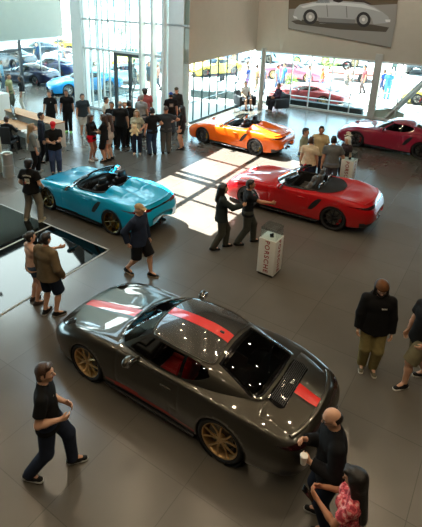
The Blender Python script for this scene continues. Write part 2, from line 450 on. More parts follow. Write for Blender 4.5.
    if not roadster:
        pane('windscreen', 0, k6(W['ws'][1]), .05, .95, M_carglass if glassm is M_carglass else glassm, 'both')
        pane('side_window', k6(W['door'][0]), k6(W['door'][1]), .07, .90, glassm, (-1, 1))
        g = None
        # quarter window tapers to the rear
        for sg in (-1, 1):
            s0, s1 = k6(W['quarter'][0]), k6(W['quarter'][1]); gq = []
            for s in range(s0, s1+1):
                a = (s-s0)/(s1-s0); tb = .07+.40*a**1.6; te = .90-.16*a**2
                gq.append(band(s, s, tb, te, .002)[0])
            gq = np.array(gq)
            if sg < 0: gq = (gq*mir)[::-1]
            mb = MB(); add_grid(mb, gq); mb.build('quarter_window', glassm, root)
        rt = S['rt']
        pane('rear_window', k6(W['rear'][0])+1, nb-1, rt[0]+.03, rt[1]-.03, glassm, 'both', .004)
        # the metal around the panes
        fm = MB()
        strips = [(0, k6(W['ws'][1]), 0, .05), (0, k6(W['ws'][1]), .95, 1), (k6(W['ws'][1]), k6(W['door'][0]), 0, 1), (k6(W['door'][0]), k6(W['quarter'][1]), 0, .07), (k6(W['door'][0]), k6(W['quarter'][1]), .90, 1.0),
                  (k6(W['quarter'][1]), k6(W['rear'][0]), 0, 1), (k6(W['rear'][0]), nb-1, 0, rt[0]), (k6(W['rear'][0]), nb-1, rt[1], 1)]
        for (a, b, t0, t1) in strips:
            g = band(a, b, t0, t1); add_grid(fm, g); add_grid(fm, (g*mir)[::-1])
        for sg in (-1, 1):   # the fill behind the tapering quarter window
            s0, s1 = k6(W['quarter'][0]), k6(W['quarter'][1]); ga = []; gb = []
            for s in range(s0, s1+1):
                a = (s-s0)/(s1-s0); ga.append(band(s, s, .06, .07+.40*a**1.6)[0]); gb.append(band(s, s, .90-.16*a**2, .91)[0])
            for g in (np.array(ga), np.array(gb)):
                if sg < 0: g = (g*mir)[::-1]
                add_grid(fm, g)
        fm.build('pillars', body, root, sharp=60)
        bp = MB()
        for sg in (-1, 1):
            g = band(k6(W['door'][1]), k6(W['quarter'][0]), .06, .91, .001)
            if sg < 0: g = (g*mir)[::-1]
            add_grid(bp, g)
        g = band(k6(W['rear'][0]), nb-1, rt[0]-.01, rt[1]+.01, .001); gg = np.vstack([g, (g*mir)[::-1][1:]])
        a, b = gg.shape[:2]
        # black border of the rear window: only the outermost rows
        v = gg.reshape(-1, 3); fs = [(i*b+j, (i+1)*b+j, (i+1)*b+j+1, i*b+j+1) for i in range(a-1) for j in range(b-1) if i < 2 or i > a-4 or j < 1 or j > b-3]
        bp.add(v, fs)
        bp.build('window_trim', M_gloss, root, sharp=60)
        # roof skin
        cr = pchip(S['crown']); Q = 12; g = []
        for s in range(nb):
            row = []
            for q in range(-Q, Q+1):
                u = q/Q; x_ = Rc[s][0]; 
                cxz = float(cr(x_)); row.append((x_+0.*u, Rc[s][1]*u, Rc[s][2]+(cxz-Rc[s][2])*(1-u*u)))
            g.append(row)
        g = np.array(g)
        # order rows along x so that the skin is a clean sheet
        xs_r = np.linspace(Rc[:, 0].min(), Rc[:, 0].max(), 40)
        lo = Rc[:nb//2+14]; 
        o = np.argsort(Rc[:, 0]); rx, ry, rz = Rc[o, 0], Rc[o, 1], Rc[o, 2]
        side = [s for s in range(nb)]
        frontx = lambda y: np.interp(abs(y), Rc[:22, 1], Rc[:22, 0])          # leading edge
        reary = Rc[48:][::-1]; rearx = lambda y: np.interp(abs(y), reary[:, 1], reary[:, 0])
        sd = Rc[18:50]; ymax = sd[:, 1].max()
        rows = []
        for a in np.linspace(0, 1, 31):
            row = []
            for q in range(-Q, Q+1):
                u = q/Q
                # side edge at this fraction
                s = 18+a*(50-18); s0 = int(min(s, 49)); p = Rc[s0]*(1-(s-s0))+Rc[s0+1]*(s-s0)
                y = p[1]*u; xf = frontx(y); xr = rearx(y)
                xx = xf+(xr-xf)*((p[0]-frontx(p[1]))/(rearx(p[1])-frontx(p[1])) if a not in (0, 1) else a)
                zf = float(cr(xx)); ze = p[2]
                row.append((xx, y, ze+(zf-ze)*(1-abs(u)**2.2)))
            rows.append(row)
        g = np.array(rows); mb = MB(); add_grid(mb, g); mb.build('roof', carbon or body, root, sharp=60)
        # edge filler between roof skin and band rims
        fe = MB(); pts = [tuple(p) for p in Rc]; full_loop = [(p[0], -p[1], p[2]) for p in pts[::-1]][:-1]+pts
        fe.tube(full_loop[:]+[full_loop[0]], .012, 6, cap=False); fe.build('roof_rail', body, root)
        if stripe is not None:
            st = MB(); gs = []
            for r in rows:
                r = np.array(r); rowy = []
                for y in np.linspace(-.095, .095, 7):
                    rowy.append([np.interp(y, r[:, 1], r[:, 0]), y, np.interp(y, r[:, 1], r[:, 2])+.004])
                gs.append(rowy)
            add_grid(st, np.array(gs)); st.build('roof_stripe', stripe, root)
            an = MB(); an.box((1.93, .0, 1.262), (.07, .035, .03), 0, .01); an.build('roof_aerial', M_black, root)
    else:
        pane('windscreen', 0, k6(2.9), .03, .97, glassm, 'both')
        fr = MB()
        a = [tuple(p) for p in band(0, k6(2.9), 0, 1)[-1]]           # A pillar
        hd = [tuple(p) for p in Rc[:k6(2.9)+1]]; 
        loop = [(p[0], -p[1], p[2]) for p in a]+[(p[0], -p[1], p[2]) for p in hd[::-1]][1:]+hd[1:]+a[::-1][1:]
        fr.tube(loop, .024, 8); fr.build('windscreen_frame', topm or M_gloss, root)
        if softtop:
            rh = MB()
            for y in (-.36, .36):
                pts = [(1.93+.04*(1-abs(math.cos(an))), y+.16*math.cos(an), .90+.20*abs(math.sin(an))**.5) for an in np.linspace(0, math.pi, 13)]
                rh = MB(); rh.tube(pts, .026, 8); rh.build('roll_hoop', M_alu, root)
        else:
            rh = MB()
            for y in (-.36, .36):
                rh = MB(); rh.ell((1.99, y, .99), (.05, .15, .085)); rh.build('roll_hoop', M_gloss, root)
    # tub, seats, dashboard, wheel
    tb = MB(); rows = []
    if roadster:
        outl = []
        for an in np.linspace(0, 2*math.pi, 48, endpoint=False):
            c, s = math.cos(an), math.sin(an); e = 2/5.
            outl.append(((cx0+cx1)/2+(cx1-cx0)/2*1.02*math.copysign(abs(c)**e, c), cyw*1.02*math.copysign(abs(s)**e, s)))
    else:
        outl = [(p[0], p[1]) for p in Bc[1:-1]]+[(p[0], -p[1]) for p in Bc[1:-1][::-1]]
        mx_ = 2.5
        outl = [(min(max(a, .75), mx_), b) for a, b in outl]
    cx = sum(a for a, b in outl)/len(outl); no = len(outl)
    for (sc_, zz) in ((.99, .865), (.97, .80), (.94, .33), (.0, .30)):
        rows.append([(cx+(a-cx)*sc_, b*sc_, zz) for a, b in outl])
    v = [p for r in rows for p in r]; fs = [(i*no+j, i*no+(j+1) % no, (i+1)*no+(j+1) % no, (i+1)*no+j) for i in range(3) for j in range(no)]
    tb.add(v, fs); tb.build('cabin_tub', pbr('cabin_trim', (20, 20, 21), .7), root)
    for y in (-.37, .37):
        sb = MB(); xs0 = 1.40 if not roadster else 1.36
        sb.box((xs0, y, .50), (.52, .46, .16), 0, .05)
        Mr = Matrix.Translation((xs0+.27, y, .80)) @ Matrix.Rotation(R_(14), 4, 'Y')
        sb.box((0, 0, 0), (.13, .44, .56), 0, .05, M=Mr)
        for s in (-1, 1):
            sb.box((-.05, s*.2, -.05), (.14, .08, .4), 0, .035, M=Mr); sb.box((xs0-.02, y+s*.21, .56), (.42, .07, .14), 0, .03)
        sb.box((.0, 0, .33), (.10, .26, .2), 0, .045, M=Mr)
        s_ = sb.build('seat', seats, root)
    d = MB(); d.box((.93, 0, .80), (.34, 1.2, .15), 0, .05); d.box((.84, -.37, .88), (.22, .34, .06), 0, .025); d.box((1.25, 0, .52), (.9, .18, .26), 0, .04); d.build('dashboard', M_blktrim, root)
    sw = MB(); pts = []
    Ms = Matrix.Translation((1.13, -.37, .83)) @ Matrix.Rotation(R_(-66), 4, 'Y')
    sw.tube([Ms @ Vector((.175*math.cos(a), .175*math.sin(a), 0)) for a in np.linspace(0, 2*math.pi, 25)], .016, 6, cap=False)
    for a in (0, 2.1, 4.2): sw.tube([Ms @ Vector((0, 0, 0)), Ms @ Vector((.17*math.cos(a), .17*math.sin(a), 0))], .018, 6)
    sw.build('steering_wheel', M_blktrim, root)
    # panels laid on the skin: lamps, intakes, grille, soft top
    if kind == 'coupe911':
        js = np.linspace(21.5, 44.9, 40)
        full_ = []
        for side in (-1, 1):
            pts = [[surf(iso(j, z_), j, side, .006) for z_ in (.752-.02*max(0, (26-j)/5), .735, .715, .695+.01*max(0, (26-j)/5))] for j in js]
            full_ += pts if side < 0 else pts[::-1]
        g = np.array(full_); a_, b_ = g.shape[:2]
        mesh_obj('tail_light', g.reshape(-1, 3), [(i*b_+k, (i+1)*b_+k, (i+1)*b_+k+1, i*b_+k+1) for i in range(a_-1) for k in range(b_-1)], tail, root)
        if grille:
            rows = []
            for xx in np.linspace(2.88, 3.115, 12):
                yy = .44+.045*((xx-2.90)/.2)-.06*((xx-2.90)/.2)**5; rows.append([(xx, y, float(np.interp(abs(y), profile(xx)[30:, 0][::-1], profile(xx)[30:, 1][::-1]))+.006) for y in np.linspace(-yy, yy, 25)])
            g = np.array(rows); a_, b_ = g.shape[:2]
            mesh_obj('engine_grille', g.reshape(-1, 3), [(i*b_+k, (i+1)*b_+k, (i+1)*b_+k+1, i*b_+k+1) for i in range(a_-1) for k in range(b_-1)], M_gloss, root)
    else:
        for side in (-1, 1):
            js = np.linspace(21.0, 33, 18)
            skin_patch('tail_light', tail, [[(iso(j, z_), j) for z_ in (.80-.012*max(0, (26-j)/5), .78, .76, .735+.02*max(0, (26-j)/5))] for j in js], side)
        js = np.linspace(33, 44.9, 14); pts = [[surf(iso(j, z_), j, -1, .006) for z_ in (.79, .77, .755)] for j in js]; pts += [[(p[0], -p[1], p[2]) for p in r] for r in pts[::-1]]
        g = np.array(pts); a_, b_ = g.shape[:2]
        mesh_obj('light_bar', g.reshape(-1, 3), [(i*b_+k, (i+1)*b_+k, (i+1)*b_+k+1, i*b_+k+1) for i in range(a_-1) for k in range(b_-1)], M_taildark, root)
        if intake:
            for side in (-1, 1):
                skin_patch('side_intake', M_black, [[(1.83+.028*(j-13)+dx*(.6+.4*math.sin(math.pi*(j-13)/9.))+.0, j) for dx in (-.085, -.03, .03, .085)] for j in np.linspace(13, 22, 12)], side)
        if softtop:
            rows = []
            for xx in np.linspace(1.90, 2.50, 16):
                yy = .66*(1-((xx-1.90)/.64)**3.2)+.02; pf = profile(xx)
                rows.append([(xx, y, float(np.interp(abs(y), pf[26:, 0][::-1], pf[26:, 1][::-1]))+.012+.015*(1-(y/yy)**2)) for y in np.linspace(-yy, yy, 31)])
            g = np.array(rows); a_, b_ = g.shape[:2]
            mesh_obj('folded_soft_top', g.reshape(-1, 3), [(i*b_+k, (i+1)*b_+k, (i+1)*b_+k+1, i*b_+k+1) for i in range(a_-1) for k in range(b_-1)], pbr('soft_top_fabric', (20, 20, 21), .9, var=.15, scale=200), root)
    if roadster:
        rim_ = MB(); P = []
        for a_, b_ in outl+[outl[0]]:
            pf = profile(a_); P.append((a_, b_, float(np.interp(abs(b_), pf[26:, 0][::-1], pf[26:, 1][::-1]))+.0))
        rim_.tube(P, .035, 8, cap=False); rim_.build('cockpit_rim', M_black, root)
    # lamps, mirrors, handles, plate, exhausts
    lx, ly = (-.60, .655) if kind == 'coupe911' else (-.56, .64)
    for s in (-1, 1):
        zz = float(F['zsh'](lx))
        h = MB(); Mh = Matrix.Rotation(s*R_(-14), 4, 'Z') @ Matrix.Rotation(R_(-32), 4, 'Y') @ Matrix.Rotation(s*R_(-12), 4, 'X')
        if kind == 'coupe911': h.ell((lx, s*ly, zz-.018), (.155, .105, .035), Mh.to_3x3(), 20)
        else: h.ell((lx+.02, s*ly, zz-.02), (.19, .085, .035), Mh.to_3x3(), 20)
        h.build('headlight', lamp, root)
        mb = MB(); mx = .98 if kind == 'coupe911' else .98
        mb.ell((mx, s*.985, .945), (.075, .115, .075), Matrix.Rotation(s*R_(8), 3, 'Z'), 16); mb.tube([(mx+.02, s*.78, .885), (mx+.01, s*.90, .92)], [.03, .022], 8)
        mo = mb.build('wing_mirror', body if not topm else topm, root)
        mg = MB(); mg.ell((mx+.055, s*.985, .945), (.026, .10, .062), Matrix.Rotation(s*R_(8), 3, 'Z'), 14); mg.build('mirror_glass', M_alu, mo)
        hb = MB(); wy = float(F['w'](1.55)); hb.box((1.56, s*(wy+.0), .735), (.19, .03, .032), 0, .012); hb.build('door_handle', body, root)
    pb = MB(); pb.box((xe-.02, 0, .50), (.03, .44, .12), 0, .008); pb.build('number_plate', M_gloss, root)
    for s in (-1, 1):
        yy = s*(.11 if kind != 'coupe911' else .12)
        eb = MB(); eb.lathe([(.045, -.2), (.045, .02), (.038, .025), (.036, -.1)], 16, Matrix.Translation((xe-.03, yy, .31)) @ Matrix.Rotation(R_(90), 4, 'Y'))
        eb.build('exhaust_pipe', M_alu, root)
    if lip:
        lb = MB(); P = []
        for u in np.linspace(-1, 1, 21):
            xx = xe-.15-.14*abs(u)**2.4 if kind != 'coupe911' else xe-.13-.14*abs(u)**2.4
            P.append((xx, u*.68, float(F['zc'](xx))*(1-abs(u)**2)+float(F['zsh'](xx))*abs(u)**2+.006))
        lb.tube(P, .03, 8, flat=.5); lb.build('rear_spoiler', body, root)
    # front splitter and sill blades
    sp = MB(); P = []
    for u in np.linspace(-1, 1, 25):
        xx = S['x0']+.0+.42*abs(u)**3; P.append((xx, u*.80, .135))
    sp.tube(P, .035, 6, flat=.35)
    sp.build('front_splitter', M_black, root)
    for s in (-1, 1):
        sp = MB(); sp.box((1.22, s*.845, .15), (1.66, .09, .03), 0, .01); sp.build('side_skirt', M_black, root)
    if grille:
        sl = MB()
        for k in range(9):
            xx = 2.915+.022*k; sl.box((xx, 0, float(F['zc'](xx))+.006), (.008, .84, .008), 0)
        sl.build('grille_slats', M_black, root, smooth=False)
        rb = MB(); rb.box((3.04, .02, float(F['zc'](3.04))+.014), (.035, .10, .006), 0); rb.build('model_badge', M_alu, root, smooth=False)
    return root
# ------------------------------------------------------------------ people: one blended surface per body or garment, polygonised on a grid
def v3(*a): return np.array(a, float)
def unit(a): return a/(np.linalg.norm(a)+1e-9)
class Cap:
    """tapered capsule a->b; fl = depth squash (frame x = side axis), cut = flat end at b, sub = carve"""
    def __init__(s, a, b, ra, rb, side=None, fl=1.0, k=.03, cut=False, cuta=False, sub=False):
        s.a = np.array(a, float); s.b = np.array(b, float); s.ra = ra; s.rb = rb; s.fl = fl; s.k = k; s.cut = cut; s.cuta = cuta; s.sub = sub
        s.side = None if side is None else unit(np.array(side, float))
    def bounds(s):
        r = max(s.ra, s.rb); return np.minimum(s.a, s.b)-r, np.maximum(s.a, s.b)+r
    def d(s, P):
        a, b = s.a, s.b; A = P-a; ba = b-a
        if s.side is not None and s.fl != 1.0:       # squash along the direction across axis and side
            dep = unit(np.cross(s.side, ba if np.linalg.norm(ba) > 1e-6 else v3(0, 0, 1)))
            c = A@dep; A = A+np.multiply.outer(c*(1/s.fl-1), dep)
        L2 = max(ba@ba, 1e-9); h = np.clip((A@ba)/L2, 0, 1)
        q = A-np.multiply.outer(h, ba); d = np.sqrt((q*q).sum(-1))-(s.ra+(s.rb-s.ra)*h)
        if s.side is not None and s.fl != 1.0: d = d*(.5+.5*s.fl)
        u = unit(ba)
        if s.cut: d = np.maximum(d, (P-b)@u)
        if s.cuta: d = np.maximum(d, (a-P)@u)
        return d
class Ell:
    def __init__(s, c, r, M=None, k=.02, sub=False, lo=None):
        s.c = np.array(c, float); s.r = np.array(r, float); s.M = np.eye(3) if M is None else M; s.k = k; s.sub = sub; s.lo = lo
    def bounds(s): m = s.r.max(); return s.c-m, s.c+m
    def d(s, P):
        A = (P-s.c)@s.M; k0 = np.sqrt(((A/s.r)**2).sum(-1)); k1 = np.sqrt(((A/(s.r**2))**2).sum(-1))+1e-6
        d = k0*(k0-1)/k1
        if s.lo is not None:                            # keep the part on the + side of a plane (n, offset) in the local frame
            for n, o in s.lo: d = np.maximum(d, o-A@np.array(n, float))
        return d
def polygonise(prims, vox):
    lo = np.min([p.bounds()[0] for p in prims if not p.sub], axis=0)-2.5*vox; hi = np.max([p.bounds()[1] for p in prims if not p.sub], axis=0)+2.5*vox
    n = np.ceil((hi-lo)/vox).astype(int)+1
    D = np.full(n, .09, np.float32)
    ax = [lo[i]+vox*np.arange(n[i]) for i in range(3)]
    for p in prims:
        b0, b1 = p.bounds(); mg = .05+p.k
        i0 = np.clip(((b0-mg-lo)/vox).astype(int), 0, n-1); i1 = np.clip(((b1+mg-lo)/vox).astype(int)+2, 1, n)
        sl = tuple(slice(a, b) for a, b in zip(i0, i1))
        G = np.stack(np.meshgrid(*[ax[i][sl[i]] for i in range(3)], indexing='ij'), -1)
        d = p.d(G); cur = D[sl]
        if p.sub: D[sl] = np.maximum(cur, -d)
        else:
            k = p.k; h = np.maximum(k-np.abs(cur-d), 0)/k
            D[sl] = np.minimum(cur, d)-h*h*k*.25
    # surface nets
    S = D < 0
    cells = tuple(x-1 for x in n); cnt = np.zeros(cells, np.int8)
    for dx in (0, 1):
        for dy in (0, 1):
            for dz in (0, 1): cnt += S[dx:n[0]-1+dx, dy:n[1]-1+dy, dz:n[2]-1+dz]
    act = (cnt > 0) & (cnt < 8); ci = np.argwhere(act); vid = -np.ones(cells, int); vid[act] = np.arange(len(ci))
    acc = np.zeros((len(ci), 3)); w = np.zeros(len(ci))
    corners = [(a, b, c) for a in (0, 1) for b in (0, 1) for c in (0, 1)]
    val = {c: D[ci[:, 0]+c[0], ci[:, 1]+c[1], ci[:, 2]+c[2]] for c in corners}
    for c in corners:
        for a in range(3):
            if c[a] == 0:
                e = list(c); e[a] = 1; e = tuple(e); d0, d1 = val[c], val[e]; x = (d0 < 0) != (d1 < 0)
                t = np.where(x, d0/np.where(x, d0-d1, 1), 0)
                p = np.zeros((len(ci), 3)); p += np.array(c); p[:, a] += t
                acc[x] += p[x]; w[x] += 1
    V = lo+(ci+acc/np.maximum(w, 1)[:, None])*vox
    F = []
    for a in range(3):
        b, c = (a+1) % 3, (a+2) % 3
        sl0 = [slice(1, -1)]*3; sl0[a] = slice(0, n[a]-1); sl1 = list(sl0); sl1[a] = slice(1, n[a])
        s0 = S[tuple(sl0)]; s1 = S[tuple(sl1)]; E = np.argwhere(s0 != s1)
        if not len(E): continue
        fl = s0[tuple(E.T)]; off = np.array([1, 1, 1]); off[a] = 0; E = E+off
        def vv(db, dc):
            q = E.copy(); q[:, b] -= db; q[:, c] -= dc; return vid[tuple(q.T)]
        Q = np.stack([vv(1, 1), vv(0, 1), vv(0, 0), vv(1, 0)], 1); Q[~fl] = Q[~fl][:, ::-1]
        F.append(Q)
    F = np.concatenate(F); F = F[(F >= 0).all(1)]
    return V, F
def fast_obj(name, V, F, mat, parent):
    me = bpy.data.meshes.new(name); nf = len(F)
    me.vertices.add(len(V)); me.vertices.foreach_set('co', V.astype(np.float32).ravel())
    me.loops.add(nf*4); me.loops.foreach_set('vertex_index', F.astype(np.int32).ravel())
    me.polygons.add(nf); me.polygons.foreach_set('loop_start', np.arange(0, nf*4, 4, dtype=np.int32))
    me.polygons.foreach_set('use_smooth', np.ones(nf, bool))
    me.update(calc_edges=True); me.validate()
    me.materials.append(mat); o = bpy.data.objects.new(name, me); COL.objects.link(o); o.parent = parent
    return o
def ik(a, c, l1, l2, pole):
    """middle joint of a two-bone chain and the (clamped) end"""
    d = c-a; L = np.linalg.norm(d); u = d/L; Lm = min(L, (l1+l2)*.998); c = a+u*Lm
    x = (l1*l1-l2*l2+Lm*Lm)/(2*Lm); hgt = math.sqrt(max(l1*l1-x*x, 0)); pole = unit(pole-u*(pole@u))
    return a+u*x+pole*hgt, c
def rotz(p, a): c, s = math.cos(a), math.sin(a); return v3(p[0]*c-p[1]*s, p[0]*s+p[1]*c, p[2])
SKIN = [pbr('skin_light', (205, 158, 130), .5, var=.05, scale=12), pbr('skin_tan', (176, 122, 92), .5, var=.05, scale=12), pbr('skin_brown', (126, 82, 58), .5, var=.05, scale=12)]
HAIR = {'dark': pbr('hair_dark', (22, 17, 15), .45, var=.3, scale=80, bump=.4), 'brown': pbr('hair_brown', (62, 42, 30), .5, var=.3, scale=80, bump=.4), 'blond': pbr('hair_blond', (150, 120, 84), .5, var=.25, scale=80, bump=.4), 'grey': pbr('hair_grey', (150, 145, 138), .55, var=.2, scale=80, bump=.4), 'white': pbr('hair_white', (222, 216, 204), .6, var=.1, scale=80, bump=.4)}
EYE_W = pbr('eye_white', (225, 220, 212), .2); EYE_D = pbr('eye_dark', (24, 18, 16), .15); LIP = pbr('lips', (150, 84, 76), .45)
def cloth(col, rough=.85):
    if max(col) < 40: col = tuple(int(v*.72) for v in col)
    return pbr('cloth_%d_%d_%d' % tuple(col), col, rough, var=.12, scale=14, bump=.25, spec=.25)

def person(x, y, hd, label, H=1.75, sex='m', skin=0, hair='dark', style='short', top=(30, 30, 32), sleeve='short', bottom=(40, 42, 48), legs='pants', shoe=(30, 30, 30), sole=None,
           Lh=None, Rh=None, Lf=None, Rf=None, lean=0., look=0., nod=0., twist=0., sit=None, vox=.013, hands=False, bulk=1.0, hat=None, hatc=(30, 30, 30), loose=0., curl=.55, face=False,
           palmL=None, palmR=None, glasses=False, beard=None, hood=False, tail=False, sandal=False, elL=None, elR=None, group=None, sidetilt=0.):
    """faces +y before turning; joints in metres for a 1.75 m body, scaled by H"""
    S = H/1.75; root = empty('person', (x, y, 0), R_(hd), label, 'person', group)
    root.scale = (S, S, S)
    f = sex == 'f'; fw = .90 if f else 1.0
    Lf = v3(*(Lf or (-.10, 0, 0))); Rf = v3(*(Rf or (.10, 0, 0)))
    footL = np.append(Lf[:3], 0)[:3]; footR = np.append(Rf[:3], 0)[:3]
    ankL = footL+v3(0, -.02, .085); ankR = footR+v3(0, -.02, .085)
    hipz = .925 if sit is None else sit+.11
    hx = .09
    mid = (footL+footR)/2 if sit is None else v3(0, 0, 0)
    px, py = (mid[0], mid[1]-.0) if sit is None else (0, 0)
    if sit is None:
        for sgn, an in ((-1, ankL), (1, ankR)):
            hor = math.hypot(px+sgn*hx-an[0], py-an[1]); m_ = an[2]+math.sqrt(max(.845**2-hor**2, .2)); hipz = min(hipz, m_)
    pel = v3(px, py, hipz)
    cl, sl = math.cos(lean), math.sin(lean)
    def up(p):                                     # torso frame: twist then lean forward about the pelvis
        q = rotz(p, twist); q = v3(q[0]+q[2]*math.sin(sidetilt), q[1]*cl+q[2]*sl, -q[1]*sl+q[2]*cl); return pel+q
    sideT = unit(up(v3(1, 0, 0))-pel)
    waist = up(v3(0, .0, .14)); chest = up(v3(0, -.005, .34)); nb = up(v3(0, -.015, .53)); sw = .178*fw*(1+.5*(bulk-1))
    shL = up(v3(-sw, -.015, .452)); shR = up(v3(sw, -.015, .452))
    hd_c = up(v3(0, .022, .682)); nk = up(v3(0, -.01, .54))
    ca = math.cos(look+twist); sa = math.sin(look+twist)
    Rz = np.array([[ca, -sa, 0], [sa, ca, 0], [0, 0, 1]]); cn, sn = math.cos(nod), math.sin(nod)
    Rx = np.array([[1, 0, 0], [0, cn, sn], [0, -sn, cn]]); HM = Rz@Rx      # columns: head axes
    def hp(a, b, c): return hd_c+HM@v3(a, b, c)
    hipL = pel+v3(-hx, 0, -.01); hipR = pel+v3(hx, 0, -.01)
    dirL = v3(math.sin(Lf[3]) if len(Lf) > 3 else -.12, 1, 0); dirR = v3(math.sin(Rf[3]) if len(Rf) > 3 else .12, 1, 0)
    kL, ankL = ik(hipL, ankL, .435, .42, v3(-.08, 1, 0.12)+dirL*.6); kR, ankR = ik(hipR, ankR, .435, .42, v3(.08, 1, .12)+dirR*.6)
    LhD = v3(-.27, .06, -.10) if Lh is None else v3(*Lh); RhD = v3(.27, .06, -.10) if Rh is None else v3(*Rh)
    # hand targets are given relative to the pelvis, in the body frame
    wl = pel+LhD; wr = pel+RhD
    eL, wl = ik(shL, wl, .29, .255, v3(*elL) if elL else v3(-.6, -1, -.3)); eR, wr = ik(shR, wr, .29, .255, v3(*elR) if elR else v3(.6, -1, -.3))
    B = bulk
    skinm = SKIN[skin]
    # ---------------- body
    pr = []
    tr = .001
    pr += [Cap(pel+v3(-.055, 0, .01), pel+v3(.055, 0, .01), .105*B, .105*B, (0, 1, 0), 1, .05), Cap(pel, waist, .115*B, .105*B*(.92 if f else 1), sideT, .78, .06), Cap(waist, chest, .11*B*(.92 if f else 1), .128*B*fw, sideT, .72, .06),
           Cap(up(v3(-sw*.5, -.01, .37)), up(v3(sw*.5, -.01, .37)), .100*B*fw, .100*B*fw, up(v3(0, 0, 1))-pel, .85, .05), Cap(up(v3(0, -.02, .52)), shL, .055, .048, None, 1, .03), Cap(up(v3(0, -.02, .52)), shR, .055, .048, None, 1, .03), Cap(nb-v3(0, 0, .03), hp(0, -.015, -.03), .058*fw, .053*fw, None, 1, .03)]
    if f: pr += [Ell(up(v3(-.075, .085, .37)), (.07, .06, .07), k=.04), Ell(up(v3(.075, .085, .37)), (.07, .06, .07), k=.04)]
    pr += [Ell(hp(0, -.005, .025), (.076, .096, .098), HM, .02), Cap(hp(0, .02, -.035), hp(0, .052, -.082), .062, .036, HM[:, 0], .95, .035), Cap(hp(0, .088, .012), hp(0, .112, -.022), .010, .015, None, 1, .014), Ell(hp(0, .075, -.052), (.026, .02, .016), HM, .012), Cap(hp(-.03, .083, .03), hp(.03, .083, .03), .012, .012, None, 1, .02)]
    for s in (-1, 1):
        pr.append(Ell(hp(s*.079, -.012, -.005), (.010, .022, .033), HM, .008))
        pr.append(Ell(hp(s*.034, .062, -.02), (.026, .026, .024), HM, .02))
    arms = ((shL, eL, wl, palmL, -1), (shR, eR, wr, palmR, 1))
    for sh, el, w, pn, s in arms:
        pr += [Cap(sh, el, .050*B*fw, .040*B*fw, None, 1, .025), Cap(el, el+(w-el)*.35, .041*B*fw, .041*B*fw, None, 1, .02), Cap(el+(w-el)*.3, w, .041*B*fw, .027*fw, None, 1, .02)]
        d = unit(w-el); n_ = unit(np.array(pn, float)) if pn is not None else unit(v3(-s, .15, 0)); n_ = unit(n_-d*(n_@d)); sd = np.cross(d, n_)       # sd: across the palm
        if sd@v3(0, 1, .3) < 0: sd = -sd
        # thumb side = +sd
        palm_e = w+d*.085
        for q in (-.026, -.009, .009, .026): pr.append(Cap(w+d*.012+sd*q*.7, palm_e+sd*q, .0155, .0135, None, 1, .012))
        for q, ln in ((-.029, .060), (-.010, .075), (.010, .08), (.029, .072)):
            a0 = palm_e+sd*q; c1 = curl*.9; dd = unit(d*math.cos(c1)+n_*math.sin(c1)); a1 = a0+dd*ln*.5; c2 = curl*2.0; d2 = unit(d*math.cos(c2)+n_*math.sin(c2)); a2 = a1+d2*ln*.5
            pr += [Cap(a0, a1, .0098, .0088, None, 1, .005), Cap(a1, a2, .0088, .0075, None, 1, .005)]
        t0 = w+d*.025+sd*.024; t1 = t0+unit(d*.7+sd*.75+n_*.3)*.042; t2 = t1+unit(d*.9+sd*.15+n_*.45)*.034
        pr += [Cap(t0, t1, .0135, .0115, None, 1, .012), Cap(t1, t2, .011, .009, None, 1, .006)]
    for hp_, k_, an, dr, s in ((hipL, kL, ankL, dirL, -1), (hipR, kR, ankR, dirR, 1)):
        dn = unit(dr)
        pr += [Cap(hp_, k_, .086*B, .056*B, None, 1, .04), Cap(k_, k_+(an-k_)*.35+v3(0, -.012, 0), .054, .057, None, 1, .03), Cap(k_+(an-k_)*.3+v3(0, -.01, 0), an, .056, .037, None, 1, .03), Cap(an, an+dn*.12+v3(0, 0, -.045), .036, .028, None, 1, .02), Cap(an, an-dn*.04+v3(0, 0, -.045), .036, .034, None, 1, .02)]
    V, F = polygonise(pr, vox); body = fast_obj('body', V, F, skinm, root)
    # ---------------- top
    g = .012+loose
    def arm_cloth(frac_el, frac_w):
        out = []
        for sh, el, w, pn, s in arms:
            if frac_w > 0: out += [Cap(sh, el, .053*B*fw+g*.8, .045*B*fw+g, None, 1, .025), Cap(el, el+(w-el)*frac_w, .046*B*fw+g, .034*fw+g*1.0, None, 1, .02, cut=True)]
            else: out += [Cap(sh, sh+(el-sh)*frac_el,   .052*B*fw+g*.8, .054*B*fw+g*1.3, None, 1, .03, cut=True)]
        return out
    if top is not None:
        hem = -.10-(.0 if sleeve != 'long' else .02)+(.03 if f else 0)
        hb = (lambda q, z: up(v3(q, 0, z))) if lean < .2 else (lambda q, z: pel+v3(q, .0, z))
        if sit is not None: hem = -.02
        tp = [Cap(up(v3(q*.035, 0, .16)), hb(q*.058*B, hem), .105*B*(.93 if f else 1)+g, .132*B+g*1.2, sideT, .90, .05, cut=True) for q in (-1, 1)]
        tp += [Cap(waist, chest, .126*B*(.9 if f else 1)+g, .132*B*fw+g, sideT, .78, .06),
              Cap(up(v3(-sw*.5, -.01, .37)), up(v3(sw*.5, -.01, .37)), .103*B*fw+g*.8, .103*B*fw+g*.8, up(v3(0, 0, 1))-pel, .85, .05), Cap(up(v3(0, -.02, .515)), shL, .058+g*.5, .052+g*.6, None, 1, .03), Cap(up(v3(0, -.02, .515)), shR, .058+g*.5, .052+g*.6, None, 1, .03)]
        if f: tp += [Ell(up(v3(-.075, .088, .37)), (.074+g*.4, .064+g*.4, .074), k=.04), Ell(up(v3(.075, .088, .37)), (.074+g*.4, .064+g*.4, .074), k=.04)]
        if sleeve == 'short': tp += arm_cloth(.62, 0)
        elif sleeve == 'long': tp += arm_cloth(1, .97)
        elif sleeve == 'half': tp += arm_cloth(1, .35)
        tp.append(Cap(nb-v3(0, 0, .05), nb+v3(0, 0, .012), .070, .066, None, 1, .02, cut=True))
